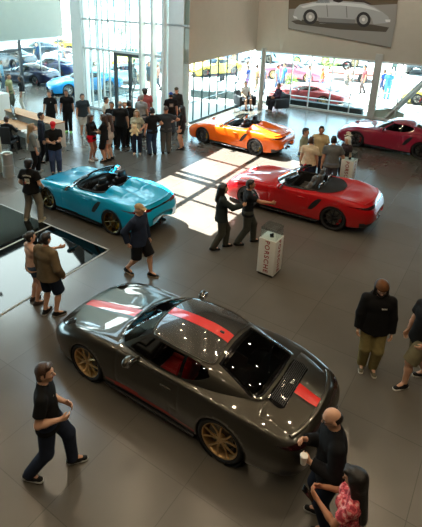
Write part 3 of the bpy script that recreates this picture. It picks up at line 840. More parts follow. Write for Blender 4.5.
        tp.append(Cap(nb+v3(0, .012, .030), nb+v3(0, .03, .12), .060, .08, None, 1, .01, sub=True))
        if hood: tp += [Cap(nb+v3(-.07, -.06, 0), nb+v3(.07, -.06, 0), .05, .05, None, 1, .05)]
        V, F = polygonise(tp, vox); o = fast_obj('shirt' if not hood else 'hooded_jumper', V, F, cloth(top), root)
        # collar ring
    # ---------------- bottom
    if legs in ('pants', 'shorts', 'skirt', 'dress', 'hotpants'):
        gl = .012 if not loose else .02
        wz = .115
        bp = [Cap(pel+v3(-.052, 0, .0), pel+v3(.052, 0, .0), .112*B+gl*.6, .112*B+gl*.6, (0, 1, 0), 1, .05), Cap(pel, up(v3(0, 0, wz)), .122*B+gl*.7, .114*B+gl*.5, sideT, .78, .05, cut=True)]
        fr = {'pants': 1.0, 'shorts': .98, 'hotpants': .42}.get(legs)
        if fr:
            for hp_, k_, an, dr, s in ((hipL, kL, ankL, dirL, -1), (hipR, kR, ankR, dirR, 1)):
                if legs == 'pants': bp += [Cap(hp_, k_, .092*B+gl, .063*B+gl, None, 1, .03), Cap(k_, an+v3(0, 0, -.02), .063*B+gl, .050+gl*1.2, None, 1, .03, cut=True)]
                else: bp += [Cap(hp_, hp_+(k_-hp_)*fr, .094*B+gl, .074*B+gl*1.7 if legs == 'shorts' else .085+gl, None, 1, .03, cut=True)]
        else:
            kn = (kL+kR)/2; bp += [Cap(pel, pel+(kn-pel)*.62, .130*B+gl, .175, (1, 0, 0), .8, .04, cut=True)]
        V, F = polygonise(bp, vox); fast_obj({'pants': 'trousers', 'shorts': 'shorts', 'hotpants': 'shorts'}.get(legs, 'skirt'), V, F, cloth(bottom), root)
    # ---------------- shoes
    shm = cloth(shoe, .6)
    for an, dr in ((ankL, dirL), (ankR, dirR)):
        dn = unit(dr); zf = max(an[2]-.085, 0)
        p0 = v3(an[0], an[1], 0)
        lift = an[2]-.085
        heel = an+v3(0, 0, -.052)-dn*.045; toe = an+v3(0, 0, -.055)+dn*.155
        if lift > .03: toe[2] = max(.03, toe[2]-lift*.9)
        sp = [Cap(heel, toe, .042, .036, v3(-dn[1], dn[0], 0), .95, .02), Cap(an+v3(0, 0, -.045), an+v3(0, 0, .0 if not sandal else -.04), .046, .045, None, 1, .03), Cap(an+v3(0, 0, -.03), an+dn*.07+v3(0, 0, -.05), .042, .04, None, 1, .03)]
        V, F = polygonise(sp, min(vox, .011)); V[:, 2] = np.where(lift > .03, V[:, 2], np.maximum(V[:, 2], .004)); so = fast_obj('shoe', V, F, shm, root)
        if sole is not None:
            q = [Cap(heel+v3(0, 0, -.018), toe+v3(0, 0, -.014), .048, .042, v3(-dn[1], dn[0], 0), .95, .02), Ell((heel+toe)/2+v3(0, 0, .065), (.25, .25, .075), sub=True, k=.01)]
            V, F = polygonise(q, min(vox, .011)); V[:, 2] = np.where(lift > .03, V[:, 2], np.maximum(V[:, 2], .002)); fast_obj('sole', V, F, cloth(sole, .6), so)
    # ---------------- hair, hats, face
    hm = HAIR[hair]
    hq = []
    if style in ('short', 'long', 'bun', 'pony', 'crop', 'curly', 'bob'):
        th = (.012 if style != 'crop' else .006) if not hat else -.004
        hq = [Ell(hp(0, -.012, .034), (.078+th, .096+th, .096+th), HM, .02, lo=[((0, -.55, 1), .005)])]
        if style != 'crop' and hat: hq += [Cap(hp(-.05, -.05, -.03), hp(.05, -.05, -.03), .042, .042, None, 1, .03)]
        elif style != 'crop':
            hq += [Cap(hp(-.035, .06, .104), hp(.04, .055, .108), .026, .028, None, 1, .02), Cap(hp(-.05, -.05, -.03), hp(.05, -.05, -.03), .045, .045, None, 1, .03)]
            for s in (-1, 1): hq.append(Cap(hp(s*.076, .022, .05), hp(s*.079, .018, .005), .014, .010, None, 1, .01))
        if style in ('long', 'pony', 'bob'):
            ln = .30 if style != 'bob' else .1
            bk = up(v3(0, -.135, .50-ln)); 
            if style == 'pony': hq += [Cap(hp(0, -.10, .03), hp(0, -.15, -.05), .035, .04, None, 1, .03), Cap(hp(0, -.15, -.05), up(v3(0, -.15, .36)), .04, .02, None, 1, .03)]
            else:
                hq += [Cap(hp(-.04, -.06, .03), bk+v3(-.05, 0, 0), .06, .035, None, 1, .05), Cap(hp(.04, -.06, .03), bk+v3(.05, 0, 0), .06, .035, None, 1, .05), Cap(hp(0, -.08, .03), bk, .06, .04, None, 1, .05)]
                for s in (-1, 1): hq += [Cap(hp(s*.078, .0, .03), up(v3(s*.105, -.04, .40)), .03, .028, None, 1, .04)]
        if style == 'bun': hq += [Ell(hp(0, -.115, .06), (.055, .05, .05), HM, .02)]
        if style == 'curly': hq += [Ell(hp(s*.05, -.03, .06), (.07, .09, .08), HM, .02) for s in (-1, 1)]+[Ell(hp(0, -.085, -.02), (.09, .06, .09), HM, .03)]
    elif style == 'fringe':   # close-cropped sides under a bald crown
        hq = [Ell(hp(0, -.016, .005), (.081, .099, .07), HM, .02, lo=[((0, -1, 0), -.01), ((0, 0, -1), -.04)])]
    if hq:
        V, F = polygonise(hq, min(vox, .010)); fast_obj('hair', V, F, hm, root)
    if hat:
        if hat == 'beanie': q = [Ell(hp(0, -.012, .042), (.094, .112, .100), HM, .02, lo=[((0, -.25, 1), -.005)]), Cap(hp(0, -.01, .03), hp(0, -.01, .055), .098, .096, HM[:, 0], 1.15, .02, cut=True, cuta=True)]
        else:
            sgn = -1 if hat == 'backcap' else 1
            q = [Ell(hp(0, -.008, .046), (.090, .109, .088), HM, .02, lo=[((0, 0, 1), 0)])]
            for u in np.linspace(-1, 1, 7): q.append(Cap(hp(u*.062, sgn*.075, .045), hp(u*.050, sgn*(.175-.03*u*u), .030), .009, .007, None, 1, .012))
        V, F = polygonise(q, min(vox, .009)); fast_obj('beanie' if hat == 'beanie' else 'cap', V, F, cloth(hatc), root)
    if beard:
        q = [Cap(hp(-.045, .035, -.065), hp(0, .064, -.088), .036, .034, None, 1, .03), Cap(hp(.045, .035, -.065), hp(0, .064, -.088), .036, .034, None, 1, .03), Ell(hp(0, .088, -.05), (.035, .02, .022), HM, sub=True, k=.01)]
        V, F = polygonise(q, min(vox, .009)); fast_obj('beard', V, F, HAIR[beard], root)
    if face:
        for s in (-1, 1):
            e = MB(); e.ell(hp(s*.033, .081, .008), (.013, .009, .007), n=12, m=8); eo = e.build('eye', EYE_W, root, sharp=None)
            e = MB(); e.ell(hp(s*.033, .0875, .008), (.006, .004, .006), n=10, m=6); e.build('iris', EYE_D, eo, sharp=None)
            e = MB(); e.tube([hp(s*.016, .094, .030), hp(s*.034, .092, .036), hp(s*.052, .080, .030)], [.004, .006, .003], 6); e.build('eyebrow', HAIR['dark' if hair == 'white' else hair], root)
        e = MB(); e.tube([hp(-.026, .086, -.052), hp(-.01, .096, -.050), hp(.01, .096, -.050), hp(.026, .086, -.052)], [.004, .007, .007, .004], 6); e.build('mouth', LIP, root)
    if glasses:
        e = MB()
        for s in (-1, 1):
            c = hp(s*.034, .104, .008); e.tube([c+HM@v3(.024*math.cos(a), 0, .019*math.sin(a)) for a in np.linspace(0, 2*math.pi, 15)], .003, 5, cap=False); e.tube([hp(s*.058, .102, .012), hp(s*.084, .01, .012)], .003, 5)
        e.tube([hp(-.012, .106, .012), hp(.012, .106, .012)], .003, 5); e.build('spectacles', M_black, root)
    info = dict(root=root, wl=wl*S, wr=wr*S, head=hd_c, S=S, hp=hp, up=up, HM=HM, pel=pel)
    root['_'] = 0; del root['_']
    PINFO[root.name] = info
    return root
PINFO = {}
# ------------------------------------------------------------------ camera: eye height 5.9 m on the gallery, a 24 mm lens looking down 20 degrees; the frame is an off-centre crop
CAM_H, CAM_PITCH, CAM_ROLL, F_PX, CX, CY = 5.905, R_(20.18), R_(1.18), 480.8, -24.9, -96.3
_c, _s = math.cos(CAM_PITCH), math.sin(CAM_PITCH)
_F = v3(0, _c, -_s); _R0 = v3(1, 0, 0); _U0 = v3(0, _s, _c)
_R = math.cos(CAM_ROLL)*_R0+math.sin(CAM_ROLL)*_U0; _U = -math.sin(CAM_ROLL)*_R0+math.cos(CAM_ROLL)*_U0
_C = v3(0, 0, CAM_H)
def ray(px, py): return _F+_R*(px-211-CX)/F_PX+_U*(263.5+CY-py)/F_PX
def at(px, py, z=0.): d = ray(px, py); return _C+(z-_C[2])/d[2]*d
def onp(px, py, p0, n): d = ray(px, py); p0 = np.array(p0, float); n = np.array(n, float); return _C+d*(((p0-_C)@n)/(d@n))
cd = bpy.data.cameras.new('camera'); camo = bpy.data.objects.new('camera', cd); COL.objects.link(camo); SC.camera = camo
cd.sensor_fit = 'HORIZONTAL'; cd.sensor_width = 36.; cd.lens = F_PX*36/422.; cd.clip_end = 500; cd.shift_x = -CX/422.; cd.shift_y = CY/422.
camo.matrix_world = Matrix(((_R[0], _U[0], -_F[0], 0), (_R[1], _U[1], -_F[1], 0), (_R[2], _U[2], -_F[2], CAM_H), (0, 0, 0, 1)))

# ------------------------------------------------------------------ shell materials
def tile_mat():
    m, nt, out = _new('floor_tiles'); b = nt.nodes.new('ShaderNodeBsdfPrincipled'); N = nt.nodes.new; K = nt.links.new
    tc = N('ShaderNodeTexCoord'); mp = N('ShaderNodeMapping'); mp.inputs['Rotation'].default_value = (0, 0, R_(34.5)); K(tc.outputs['Object'], mp.inputs[0])
    br = N('ShaderNodeTexBrick'); br.offset = 0.0; br.inputs['Scale'].default_value = 1.0; br.inputs['Brick Width'].default_value = 1.2; br.inputs['Row Height'].default_value = 1.2
    br.inputs['Mortar Size'].default_value = .006; br.inputs['Mortar Smooth'].default_value = .2; br.inputs['Bias'].default_value = 0
    br.inputs['Color1'].default_value = lin((92, 88, 81)); br.inputs['Color2'].default_value = lin((97, 93, 86)); br.inputs['Mortar'].default_value = lin((80, 77, 71))
    K(mp.outputs[0], br.inputs['Vector'])
    n = N('ShaderNodeTexNoise'); n.inputs['Scale'].default_value = 1.3; n.inputs['Detail'].default_value = 8; K(tc.outputs['Object'], n.inputs['Vector'])
    mx = N('ShaderNodeMixRGB'); mx.blend_type = 'MULTIPLY'; mx.inputs[0].default_value = .25; K(br.outputs['Color'], mx.inputs[1]); K(n.outputs['Fac'], mx.inputs[2])
    K(mx.outputs[0], b.inputs['Base Color'])
    r = N('ShaderNodeMapRange'); r.inputs['To Min'].default_value = .19; r.inputs['To Max'].default_value = .29; b.inputs['IOR'].default_value = 1.65; K(n.outputs['Fac'], r.inputs['Value']); K(r.outputs[0], b.inputs['Roughness'])
    bp = N('ShaderNodeBump'); bp.inputs['Strength'].default_value = .15; bp.inputs['Distance'].default_value = .004; bp.invert = True; K(br.outputs['Fac'], bp.inputs['Height']); K(bp.outputs[0], b.inputs['Normal'])
    K(b.outputs[0], out.inputs[0]); return m
M_floor = tile_mat()
M_wall = pbr('beige_plaster', (176, 168, 152), .85, var=.02, scale=3)
M_wallg = pbr('grey_plaster', (112, 119, 110), .85, var=.02, scale=3)
M_white = pbr('white_paint', (222, 226, 222), .6, var=.02, scale=5)
M_ceil = pbr('ceiling_paint', (74, 70, 66), .9, var=.02, scale=3)
M_steel = pbr('grey_painted_steel', (168, 169, 163), .5, .1, var=.04, scale=8)
M_mull = pbr('dark_window_bar', (38, 44, 46), .45, .4)
M_lightmull = pbr('pale_window_bar', (196, 204, 204), .5)
M_pane = glass('window_glass', (226, 242, 242), 1.45)
M_pit = pbr('dark_floor_glass', (8, 13, 15), .03)
M_pit.node_tree.nodes['Principled BSDF'].inputs['IOR'].default_value = 1.31
M_pave = pbr('pale_concrete', (186, 184, 178), .85, var=.10, scale=.6)
M_wood = pbr('oak_top', (176, 128, 84), .5, var=.15, scale=9)
M_lamin = pbr('white_laminate', (222, 220, 212), .4, var=.01)
M_dark = pbr('dark_upholstery', (30, 32, 36), .7, var=.15, scale=30)

def struct(o): o['kind'] = 'structure'; return o
def wall_between(name, a, b, z0, z1, mat, th=.25, side=1):
    """upright slab from a to b; thickness to the left (+1) or the right (-1) of a->b"""
    a = Vector((a[0], a[1], 0)); b = Vector((b[0], b[1], 0)); d = (b-a); L = d.length; d.normalize(); n = Vector((-d.y, d.x, 0))*side
    m = MB(); c = (a+b)/2+n*th/2; m.box((c.x, c.y, (z0+z1)/2), (L, th, z1-z0), math.atan2(d.y, d.x))
    return struct(m.build(name, mat, smooth=False))
TOP = 10.0
u66 = v3(math.cos(R_(56)), math.sin(R_(56)), 0); um27 = v3(math.cos(R_(-33)), math.sin(R_(-33)), 0)
L0 = v3(-9.5, 31.4, 0)                               # a point of the left facade
LA, LB = L0-u66*28, L0+u66*1.5
K0, K1 = v3(-5.53, 25.23, 0), v3(0.0, 21.27, 0)        # curtain wall of the entrance court
ku = unit(K1-K0); kn = v3(-ku[1], ku[0], 0)
G0 = v3(.1, 22.0, 0); GC = v3(3.76, 27.42, 0)       # glass side of the lounge bay
H1 = GC+um27*17.5                                      # right facade runs on to here
BULK = 2.88
# floors and ground
poly = [LA, LB, K0+u66*5.2, K0, K1, G0, GC, H1, v3(H1[0], -6, 0), v3(LA[0], -6, 0)]
mf = MB(); n_ = len(poly); mf.add([(p[0], p[1], 0.) for p in poly], [tuple(range(n_))[::-1]]); fo = mf.build('floor', M_floor, smooth=False); struct(fo)
bm = bmesh.new(); bm.from_mesh(fo.data); bmesh.ops.recalc_face_normals(bm, faces=bm.faces); bmesh.ops.triangulate(bm, faces=bm.faces)
for f_ in bm.faces:
    if f_.normal.z < 0: f_.normal_flip()
bm.to_mesh(fo.data); bm.free()
mg = MB(); mg.box((0, 60, -.10), (260, 260, .15)); struct(mg.build('ground', M_pave, smooth=False))
# facades
def facade(tag_, A, B, z0, z1, xs_, bar=.05, depth=.09, mat=M_mull, rails=(), rail_h=.06, panes=True, pane_name=None):
    d = B-A; Ln = np.linalg.norm(d); d = d/Ln; ang = math.atan2(d[1], d[0])
    fr = MB()
    for x in xs_:
        p = A+d*x; fr.box((p[0], p[1], (z0+z1)/2), (bar, depth, z1-z0), ang)
    for (z, h) in rails:
        c = A+d*Ln/2; fr.box((c[0], c[1], z), (Ln, depth, h), ang)
    o = struct(fr.build('window_'+str(tag_), mat, smooth=False))
    pm = MB(); a, b = A, B; pm.add([(a[0], a[1], z0), (b[0], b[1], z0), (b[0], b[1], z1), (a[0], a[1], z1)], [(0, 1, 2, 3)])
    g = pm.build('window_glass', M_pane, o, smooth=False)
    return o
def along(A, B, px, py, z=None):
    """distance along the wall line A->B where the sight line through (px, py) meets its plane"""
    d = unit(B-A); n = v3(-d[1], d[0], 0); return float((onp(px, py, A, n)-A)@d)
# 1: left facade
ll = np.linalg.norm(LB-LA); dA = along(LA, LB, 21.5, 70)
def ll_skip(x): return dA-1.8 < x < dA-.1
facade(1, LA, LB, 0, BULK, [x for x in np.arange(ll, 0, -1.5) if not ll_skip(x)]+[ll], .05, .1, M_lightmull, rails=[(.06, .12), (BULK-.04, .08)])
# the dark framed glass door in it
dr = MB(); dA0 = dA-1.9
for x in (dA, dA-1.9):
    p = LA+u66*x; dr.box((p[0], p[1], BULK/2), (.16, .16, BULK), R_(56))
p = LA+u66*(dA-.95); dr.box((p[0], p[1], 2.28), (1.9, .12, .14), R_(56)); dr.box((p[0], p[1], .06), (1.9, .1, .12), R_(56))
do = struct(dr.build('door_1', M_mull, smooth=False))
hb = MB(); q = LA+u66*(dA-.25)+v3(.1, 0, 0); hb.tube([(q[0], q[1], .8), (q[0], q[1], 1.4)], .018, 8); hb.build('door_handle', M_alu, do)
# 2: curtain wall round the entrance doors, with white fins
ck = lambda px, py: along(K0, K1, px, py)
thin = [ck(x, 52) for x in (85, 91, 97, 103, 109)]; tin2 = [ck(x, 10) for x in (125.5,)]
kl = np.linalg.norm(K1-K0)
facade(2, K0, K1, 0, TOP, thin, .05, .10, M_lightmull, rails=[(4.48, .09), (7.2, .09), (.05, .10)])
fb = MB(); x0_ = ck(84, 50); x1_ = ck(166, 57); c = K0+ku*(x0_+x1_)/2; fb.box((c[0], c[1], 3.08), (x1_-x0_, .18, .11), math.atan2(ku[1], ku[0]))
for x in tin2:
    p = K0+ku*x; fb.box((p[0], p[1], (TOP+3.08)/2), (.05, .10, TOP-3.08), math.atan2(ku[1], ku[0]))
struct(fb.build('trim_1', M_lightmull, smooth=False))
for i, px in enumerate((143.5, 155, 166)):
    p = K0+ku*ck(px, 60)-kn*.1; fm_ = MB(); fm_.box((p[0], p[1], TOP/2), (.15, .30, TOP), math.atan2(ku[1], ku[0])); struct(fm_.build('trim_%d' % (i+2), M_white, smooth=False))
# double glass door
dd = MB(); xa, xb, xc = ck(115.5, 60), ck(130, 60), ck(142, 62); ang = math.atan2(ku[1], ku[0])
for x in (xa, xb, xc): p = K0+ku*x; dd.box((p[0], p[1], 1.5), (.13, .15, 3.0), ang)
p = K0+ku*(xa+xc)/2; dd.box((p[0], p[1], 2.95), (xc-xa+.13, .15, .14), ang); dd.box((p[0], p[1], .08), (xc-xa, .1, .16), ang)
do = struct(dd.build('door_2', M_mull, smooth=False))
for x in (xb-.14, xb+.14):
    hb = MB(); q = K0+ku*x-kn*.12; hb.tube([(q[0], q[1], .75), (q[0], q[1], 1.35)], .018, 8); hb.build('door_handle', M_alu, do)
hb = MB(); q0 = K0+ku*(xa+.1)-kn*.1; q1 = K0+ku*(xb-.1)-kn*.1; hb.tube([(q0[0], q0[1], 1.0), (q1[0], q1[1], 1.0)], .02, 8); q0 = K0+ku*(xb+.1)-kn*.1; q1 = K0+ku*(xc-.1)-kn*.1; hb.tube([(q0[0], q0[1], 1.0), (q1[0], q1[1], 1.0)], .02, 8); hb.build('push_bar', M_alu, do)
# 3: glass flank of the entrance court, 4: its far end, 5: lounge bay, 6: right facade
facade(3, K0, K0+u66*5.2, 0, TOP, np.arange(0, 5.3, 1.3), .06, .1, M_lightmull, rails=[(2.9, .1), (.05, .1)])
facade(4, LB, K0+u66*5.2, 0, BULK, np.arange(0, 4, 1.3), .05, .1, M_lightmull, rails=[(.05, .1)])
gl_ = np.linalg.norm(GC-G0)
facade(5, G0, GC, 0, BULK, [along(G0, GC, x, 90) for x in (193.5, 202, 209.5, 217.5, 226, 235.5)], .028, .07, pbr('slate_window_bar', (66, 80, 82), .45, .3), rails=[(.05, .10), (1.0, .03)], rail_h=.08)
hl_ = np.linalg.norm(H1-GC)
facade(6, GC, H1, 0, BULK, [along(GC, H1, x, 85) for x in (250, 291, 309.5, 331, 352, 400, 440, 480)], .045, .12, M_lightmull, rails=[(.05, .10), (.62, .04), (BULK-.04, .08)])
# low dark kerb and rail at the foot of the right facade
kb = MB(); a = GC+um27*along(GC, H1, 283, 100)+v3(.15, .35, 0); b = GC+um27*along(GC, H1, 363, 108)+v3(.15, .35, 0); c = (a+b)/2
kb.box((c[0], c[1], .17), (np.linalg.norm(b-a), .4, .34), R_(-33)); struct(kb.build('trim_5', pbr('dark_kerb', (52, 58, 60), .7, var=.1), smooth=False))
# columns and braces
for nm, (A, w, dp, mat) in {'column_1': (K0-ku*.15+kn*.1, .72, .5, M_white), 'column_2': (K1-ku*.66+kn*.2, .84, .5, M_white)}.items():
    m = MB(); m.box((A[0], A[1], TOP/2), (w, dp, TOP), ang); struct(m.build(nm, mat, smooth=False))
for nm, (px, py) in {'column_3': (259.8, 109), 'column_4': (370.5, 118)}.items():
    p = at(px, py); m = MB()
    if nm == 'column_3': m.lathe([(.13, 0), (.13, 3.2)], 20, Matrix.Translation((p[0], p[1], 0)))
    else: m.box((p[0], p[1], 1.6), (.34, .34, 3.2), R_(-33))
    struct(m.build(nm, M_steel))
P4 = p
br = MB(); na = v3(-um27[1], um27[0], 0); b0 = onp(390, 114, P4, na); b1 = onp(422, 84, P4, na); b1 = b0+(b1-b0)*2.2; b0 = b0-(b1-b0)*.06
br.tube([tuple(b0), tuple(b1)], .15, 4); c = P4+um27*.75
struct(br.build('beam_1', M_steel, smooth=False))
br = MB(); br.prism([(0, 0), (1.5, 0), (1.5, .45), (.9, .62), (0, .42)], (P4[0], P4[1]-.05, 0), um27, (0, 0, 1), (-um27[1], um27[0], 0), .3); struct(br.build('trim_6', pbr('pale_plinth', (206, 202, 190), .7), smooth=False))
# bulkheads
wall_between('wall_left', LA, LB+u66*.5, BULK, TOP, M_wallg, .3, 1)
wall_between('wall_bay', K1+kn*.05, GC+u66*.1, BULK, TOP, M_wall, .3, 1)
# right bulkhead: a flat run, a triangular fold, then a face that leans in with the picture on it
nR = v3(um27[1], -um27[0], 0)                     # into the room
def wp(s, z, o=0.): q = GC+um27*s+nR*o; return (q[0], q[1], z)
sa = along(GC, H1, 262, 0); sv = along(GC, H1, 281, 52); sb = along(GC, H1, 288, 28)
LEAN = .05
z5 = 5.4
V_ = [wp(0, BULK), wp(sv, BULK), wp(hl_, BULK), wp(0, TOP), wp(sa-.9, TOP), wp(sv+2.2, TOP, .9), wp(hl_, TOP, .9), wp(sv+.15, BULK)]
F_ = [(0, 1, 4, 3), (1, 5, 4), (1, 2, 6, 5)]
wr = MB(); wr.add(V_, F_); n0 = len(wr.v); wr.add([wp(0, BULK, -.3), wp(hl_, BULK, -.3), wp(0, BULK), wp(hl_, BULK)], [(0, 1, 3, 2)]); struct(wr.build('wall_right', M_wall, smooth=False))
# far walls of the room, out of the picture, and the roof, with an unseen skylight added for the sun patches
wall_between('wall_back', v3(LA[0]-.5, -6, 0), v3(H1[0]+.5, -6, 0), 0, TOP, pbr('taupe_plaster', (70, 64, 57), .9, var=.03, scale=3), .2, -1)
wall_between('wall_side', v3(H1[0], H1[1], 0), v3(H1[0], -6, 0), 0, TOP, pbr('taupe_plaster', (70, 64, 57)), .2, 1)
wall_between('wall_far', v3(LA[0], -6, 0), LA, 0, TOP, pbr('taupe_plaster', (70, 64, 57)), .2, 1)
SUN_AZ, SUN_EL = R_(-36), R_(58)                      # where the light travels to, and how steeply
sh = v3(math.cos(SUN_AZ), math.sin(SUN_AZ), 0)/math.tan(SUN_EL)*TOP
a1 = v3(math.cos(R_(-37)), math.sin(R_(-37)), 0); a2 = v3(math.cos(R_(57)), math.sin(R_(57)), 0)
O = at(188.2, 198.8)-sh
def sk(c, t): return O+a1*c+a2*t
c0, c1_, t0_, t1_ = -1.65, 1.75, -1.5, 5.4
q = [sk(c0, t0_), sk(c1_, t0_), sk(c1_, t1_), sk(c0, t1_)]
big = [v3(-34, -10, 0), v3(30, -10, 0), v3(30, 40, 0), v3(-34, 40, 0)]
cm = MB(); Vc = [(p[0], p[1], TOP) for p in q]+[(p[0], p[1], TOP) for p in big]
# keep the roof from reaching past the facades on the right
bigp = [v3(-26, -8, 0), v3(H1[0]+1, -8, 0), v3(H1[0]+1, H1[1]+1, 0), GC+u66*.3-um27*.3, G0-um27*.3, K1-ku*.3+kn*.3, K0+kn*.3, K0+u66*5.4, LB+u66*.3-um27*.3, LA-um27*.3]
bmc = bmesh.new()
outer = [bmc.verts.new((p[0], p[1], TOP)) for p in bigp]; inner = [bmc.verts.new((p[0], p[1], TOP)) for p in q]; q2_ = [(-6.3, 25.6), (-9.6, 20.3), (-12.6, 24.6), (-9.0, 30.0)]; inner2 = [bmc.verts.new((p[0], p[1], TOP)) for p in q2_]
eo = [bmc.edges.new((outer[i], outer[(i+1) % len(outer)])) for i in range(len(outer))]+[bmc.edges.new((r_[i], r_[(i+1) % 4])) for r_ in (inner, inner2) for i in range(4)]
bmesh.ops.triangle_fill(bmc, edges=eo, use_beauty=True)
ex = bmesh.ops.extrude_face_region(bmc, geom=list(bmc.faces))
for g_ in ex['geom']:
    if isinstance(g_, bmesh.types.BMVert): g_.co.z += .12
me = bpy.data.meshes.new('ceiling'); bmc.to_mesh(me); bmc.free(); me.materials.append(M_ceil); co_ = bpy.data.objects.new('ceiling', me); COL.objects.link(co_); struct(co_)
m_, nt_, ou_ = _new('added_frosted_glazing'); tl_ = nt_.nodes.new('ShaderNodeBsdfTranslucent'); tl_.inputs[0].default_value = lin((214, 226, 222)); nt_.links.new(tl_.outputs[0], ou_.inputs[0])
fz = MB(); fz.add([(p[0], p[1], TOP+.05) for p in q2_], [(0, 1, 2, 3)]); fr_ = struct(fz.build('window_8', m_, smooth=False))  # unseen rooflight, added for the bright reflection in the floor glass
sb_ = MB()
def bar(pa, pb, w):
    c = (pa+pb)/2; d = pb-pa; sb_.box((c[0], c[1], TOP+.03), (np.linalg.norm(d), w, .10), math.atan2(d[1], d[0]))
for t, w in ((0, .12), (1.32, .26), (1.70, .20), (3.45, .13)): bar(sk(c0, t), sk(c1_, t), w)
bar(sk(0, t0_), sk(0, t1_), .13)
struct(sb_.build('window_7', M_lightmull, smooth=False))  # unseen skylight bars, spaced to shape the sun patches on the floor
# unseen canopies added outside to shade the glass foot and left forecourt
for nm, A, B, w in (('added_canopy_1', GC-um27*.2, H1, 1.2), ('added_canopy_2', LA, LB+u66*3, 9.0)):
    d = unit(B-A); n = v3(-d[1], d[0], 0); c = (A+B)/2+n*(w/2+.3); m = MB(); m.box((c[0], c[1], 3.3), (np.linalg.norm(B-A), w, .15), math.atan2(d[1], d[0])); struct(m.build(nm, M_white, smooth=False))

# ------------------------------------------------------------------ light: sky, sun, ceiling downlights
W = bpy.data.worlds.new('world'); SC.world = W; W.use_nodes = True; nt = W.node_tree; bg = nt.nodes['Background']
SKY_S, SUN_E, LAMP_E = 11.0, 50., 26.
sk_ = nt.nodes.new('ShaderNodeTexSky'); sk_.sky_type = 'HOSEK_WILKIE'; sk_.turbidity = 3.0; sk_.ground_albedo = .4
sk_.sun_direction = Vector((-math.cos(SUN_AZ)*math.cos(SUN_EL), -math.sin(SUN_AZ)*math.cos(SUN_EL), math.sin(SUN_EL)))
mixn = nt.nodes.new('ShaderNodeMixRGB'); mixn.inputs[0].default_value = .7; mixn.inputs[2].default_value = (.60, .86, 1.0, 1)
nt.links.new(sk_.outputs[0], mixn.inputs[1]); nt.links.new(mixn.outputs[0], bg.inputs[0]); bg.inputs[1].default_value = SKY_S
ld = bpy.data.lights.new('sun', 'SUN'); ld.energy = SUN_E; ld.angle = R_(.25); ld.color = (1., .96, .90); lo = bpy.data.objects.new('sun', ld); COL.objects.link(lo)
lo.rotation_euler = Vector((math.cos(SUN_AZ)*math.cos(SUN_EL), math.sin(SUN_AZ)*math.cos(SUN_EL), -math.sin(SUN_EL))).to_track_quat('-Z', 'Y').to_euler(); lo.location = (0, 0, 30)
M_lens = pbr('lamp_lens', (255, 240, 215), .4, emit=(255, 226, 184), estr=30.)
lamp0 = None
for ix in range(7):
    for iy in range(8):
        p = v3(-7+2.6*ix+.3*(iy % 2), -.5+2.3*iy, TOP)
        rel = p-O; tt = (rel[0]*a2[0]+rel[1]*a2[1]); cc_ = (rel[0]*a1[0]+rel[1]*a1[1])
        if c0-.5 < cc_ < c1_+.5 and t0_-.6 < tt < t1_+.6: continue
        if (p-K0)@kn > -1.5 or (p-G0)@v3(-u66[1], u66[0], 0) > -1 and p[1] > 20: continue
        if lamp0 is None:
            lamp0 = empty('ceiling_downlight', p, 0, 'round recessed downlight in the showroom ceiling', 'ceiling light', 'ceiling downlights')
            m = MB(); m.lathe([(.12, 0), (.12, -.05), (.09, -.05), (.085, -.01)], 24); m.build('trim_ring', M_white, lamp0)
            m = MB(); m.lathe([(.001, -.022), (.085, -.022)], 24); m.build('lens', M_lens, lamp0)
            la = bpy.data.lights.new('bulb', 'AREA'); la.shape = 'DISK'; la.size = .15; la.energy = LAMP_E; la.color = (1., .80, .54); lb_ = bpy.data.objects.new('bulb', la); COL.objects.link(lb_); lb_.parent = lamp0; lb_.location = (0, 0, -.06)
        else: c = copy_tree(lamp0); c.location = p
# fill spots, added out of view to brighten the bulkheads
fill_spot0 = None
def fill_spot(p, tgt, en):
    global fill_spot0
    if fill_spot0 is None:
        fill_spot0 = empty('bulkhead_fill_spot', p, 0, 'added fill spot that brightens a bulkhead', 'ceiling light', 'added bulkhead fill spots')
        m = MB(); m.lathe([(.001, .0), (.07, .0), (.085, -.22), (.07, -.22), (.06, -.03)], 20); m.build('fill_spot_housing', M_black, fill_spot0)
        la = bpy.data.lights.new('fill_spot_bulb', 'SPOT'); la.spot_size = R_(95); la.spot_blend = .8; la.energy = en; la.color = (1., .95, .86); la.shadow_soft_size = .08; b = bpy.data.objects.new('fill_spot_bulb', la); COL.objects.link(b); b.parent = fill_spot0; b.location = (0, 0, -.2); o = fill_spot0
    else:
        o = copy_tree(fill_spot0)
        for c in o.children:
            if c.type == 'LIGHT': c.data = c.data.copy(); c.data.energy = en
    o.location = p; d = Vector(tgt)-Vector(p); o.rotation_euler = d.to_track_quat('-Z', 'Y').to_euler()
FILL_E = 560.
for s_ in (1.5, 4.5, 7.5, 10.5):
    q = GC+um27*s_+nR*5.; g_ = GC+um27*s_; fill_spot((q[0], q[1], TOP-.15), (g_[0], g_[1], 4.), FILL_E)
for t_ in (1.5, 4.5):
    q = G0+u66*t_+v3(u66[1], -u66[0], 0)*4.5; g_ = G0+u66*t_; fill_spot((q[0], q[1], TOP-.15), (g_[0], g_[1], 4.), FILL_E*.7)
for t_ in (2.5, 6, 9.5):
    q = LB-u66*t_+v3(u66[1], -u66[0], 0)*5; g_ = LB-u66*t_; fill_spot((q[0], q[1], TOP-.15), (g_[0], g_[1], 4.), FILL_E*.04)
SC.view_settings.view_transform = 'Standard'; SC.view_settings.look = 'None'; SC.view_settings.gamma = 1.; SC.view_settings.use_curve_mapping = False; SC.view_settings.exposure = 0.
SC.cycles.use_denoising = True; SC.cycles.max_bounces = 8; SC.cycles.transparent_max_bounces = 24; SC.cycles.caustics_reflective = False; SC.cycles.caustics_refractive = False; SC.cycles.sample_clamp_indirect = 6.
